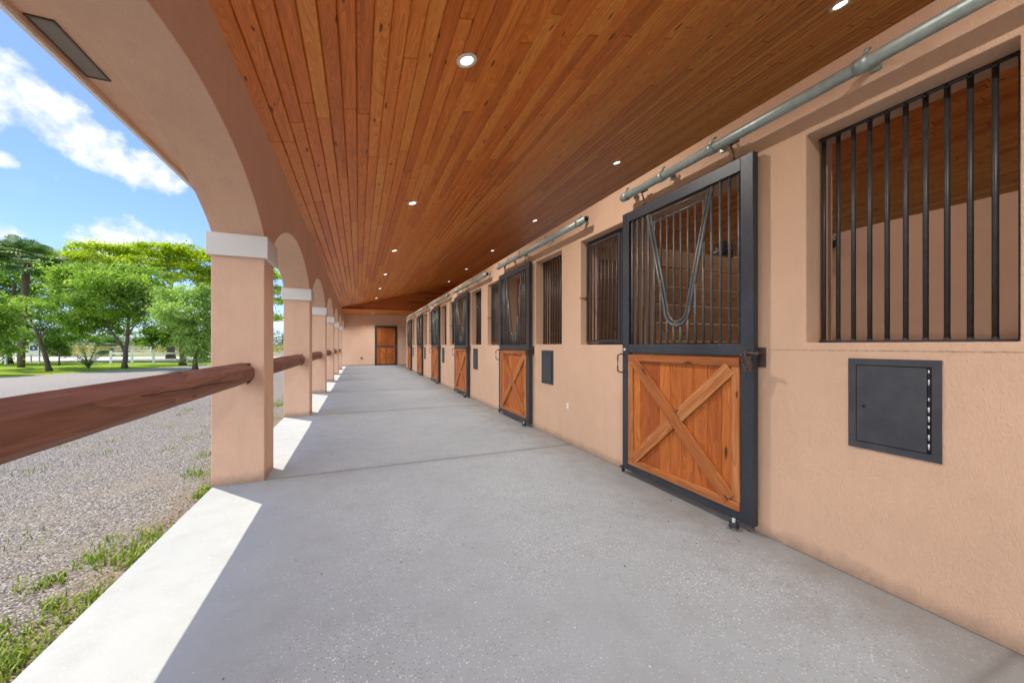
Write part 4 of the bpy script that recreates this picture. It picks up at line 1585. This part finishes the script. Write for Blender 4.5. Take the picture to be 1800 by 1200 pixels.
# ------------------------------------------------------------------ loose gravel, weeds, litter
def pebbles(n, x0, x1, y0, y1, smin, smax, name, bias=1.0):
    base = np.array([(1, 0, 0), (-1, 0, 0), (0, 1, 0), (0, -1, 0), (0, 0, 1), (0, 0, -1)], float)
    F = np.array([(0, 2, 4), (2, 1, 4), (1, 3, 4), (3, 0, 4), (2, 0, 5), (1, 2, 5), (3, 1, 5), (0, 3, 5)])
    s = smin + (smax - smin) * rng.random(n) ** 3
    X = x1 - (x1 - x0) * rng.random(n) ** bias
    Y = y0 + (y1 - y0) * rng.random(n) ** 1.3
    V = base[None] * s[:, None, None] * rng.uniform(.55, 1.25, (n, 6, 1)) + rng.normal(0, .12, (n, 6, 3)) * s[:, None, None]
    V[:, :, 2] *= .7
    a = rng.uniform(0, 6.28, n)
    c_, s_ = np.cos(a)[:, None], np.sin(a)[:, None]
    vx = V[:, :, 0] * c_ - V[:, :, 1] * s_
    vy = V[:, :, 0] * s_ + V[:, :, 1] * c_
    V = np.stack([vx + X[:, None], vy + Y[:, None], V[:, :, 2] + ZG + .01], 2)
    me = bpy.data.meshes.new(name)
    me.vertices.add(6 * n)
    me.vertices.foreach_set('co', V.astype(np.float32).ravel())
    idx = (F[None] + (np.arange(n) * 6)[:, None, None]).ravel().astype(np.int32)
    me.loops.add(len(idx)); me.loops.foreach_set('vertex_index', idx)
    me.polygons.add(8 * n)
    me.polygons.foreach_set('loop_start', np.arange(0, 24 * n, 3, dtype=np.int32))
    me.polygons.foreach_set('loop_total', np.full(8 * n, 3, dtype=np.int32))
    at = me.attributes.new('rnd', 'FLOAT', 'FACE')
    at.data.foreach_set('value', np.repeat(rng.random(n), 8).astype(np.float32))
    me.update(calc_edges=True)
    o = bpy.data.objects.new(name, me)
    SC.collection.objects.link(o)
    return o


mt, nt, bb = new_mat('loose_stone')
at = NN(nt, 'ShaderNodeAttribute', attribute_name='rnd').outputs['Fac']
setc(nt, bb, RAMP(nt, at, [(0, (.09, .09, .09)), (.45, (.20, .20, .197)), (.8, (.34, .335, .33)), (1, (.62, .61, .59))]), .85)
o = pebbles(60000, -9.0, -1.30, 1.7, 11, .0025, .0075, 'loose_gravel', .9)
o.data.materials.append(mt)
tag(o, 'loose grey gravel stones scattered over the drive beside the slab', 'gravel', kind='stuff')


def blades(name, clumps, mat, lab, hmin=.03, hmax=.11):
    m = MB()
    for cx, cy, r, n in clumps:
        for _ in range(n):
            x, y = cx + random.gauss(0, r), cy + random.gauss(0, r * 1.3)
            if x > XC0 + .045 - .005: x = XC0 + .03 - random.random() * .05
            h = random.uniform(hmin, hmax)
            a = random.uniform(0, 6.28)
            dx, dy = math.cos(a) * h * random.uniform(.2, 1.0), math.sin(a) * h * random.uniform(.2, 1.0)
            w = random.uniform(.002, .0055)
            wx, wy = -math.sin(a) * w, math.cos(a) * w
            p0 = Vector((x, y, ZG + .005)); p1 = p0 + Vector((dx * .35, dy * .35, h * .6)); p2 = p0 + Vector((dx, dy, h * .85))
            v = random.random()
            wv = Vector((wx, wy, 0))
            m.face([p0 - wv, p0 + wv, p1 + wv * .9, p1 - wv * .9], rnd=v)
            m.face([p1 - wv * .9, p1 + wv * .9, p2], rnd=v)
    o = m.build(name, mat)
    tag(o, lab, 'grass', kind='stuff')
    return o


cl = []
XE_ = -.955 * K
for i in range(30):
    y, x = random.uniform(1.95, 3.4), XE_ - .08 - abs(random.gauss(.10, .15))
    for j in range(random.randint(1, 5)):
        cl.append((x + random.gauss(0, .06), y + random.gauss(0, .08), random.uniform(.015, .06), random.randint(10, 34)))
for i in range(5):
    cl.append((XE_ - .05 - random.random() * .06, 4.1 + random.gauss(0, .10), .022, 55))
for i in range(22):
    cl.append((XE_ - .12 - abs(random.gauss(.1, .16)), random.uniform(4.7, 6.4), .05, 45))
for i in range(26):
    cl.append((XE_ - .2 - abs(random.gauss(0, .5)), random.uniform(6.4, 11), .10, 50))
for i in range(46):
    cl.append((XE_ - random.uniform(.6, 4.8), random.uniform(3, 10.5), .07, 20))
blades('weeds', cl, M['weed'], 'patchy bright green weeds along the edge of the concrete', .015, .07)

P, Rn = [], []
for i in range(1500):
    y = random.uniform(1.8, 5.0)
    P.append((XE_ - .015 - abs(random.gauss(0, .09)), y, ZG + .012 + random.random() * .008)); Rn.append(random.random())
for i in range(500):
    P.append((XE_ - .02 - abs(random.gauss(0, .6)), random.uniform(2, 9), ZG + .02)); Rn.append(random.random())
o = leaf_mesh('leaf_litter', M['litter'], np.array(P), .009, np.array(Rn), up=2.5)
tag(o, 'dry brown leaf litter lying along the slab edge', 'litter', kind='stuff')
P, Rn = [], []
for i in range(900):
    x = XW - .02 - abs(random.gauss(0, .42)); y = random.uniform(1.6, 20)
    if random.random() < .3: x = random.uniform(-.5, 2.3)
    P.append((x, y, .004)); Rn.append(random.random() * .35)
o = leaf_mesh('floor_crumbs', M['litter'], np.array(P), .007, np.array(Rn), up=3)
tag(o, 'dark crumbs of straw and leaves scattered on the aisle floor', 'litter', kind='stuff')
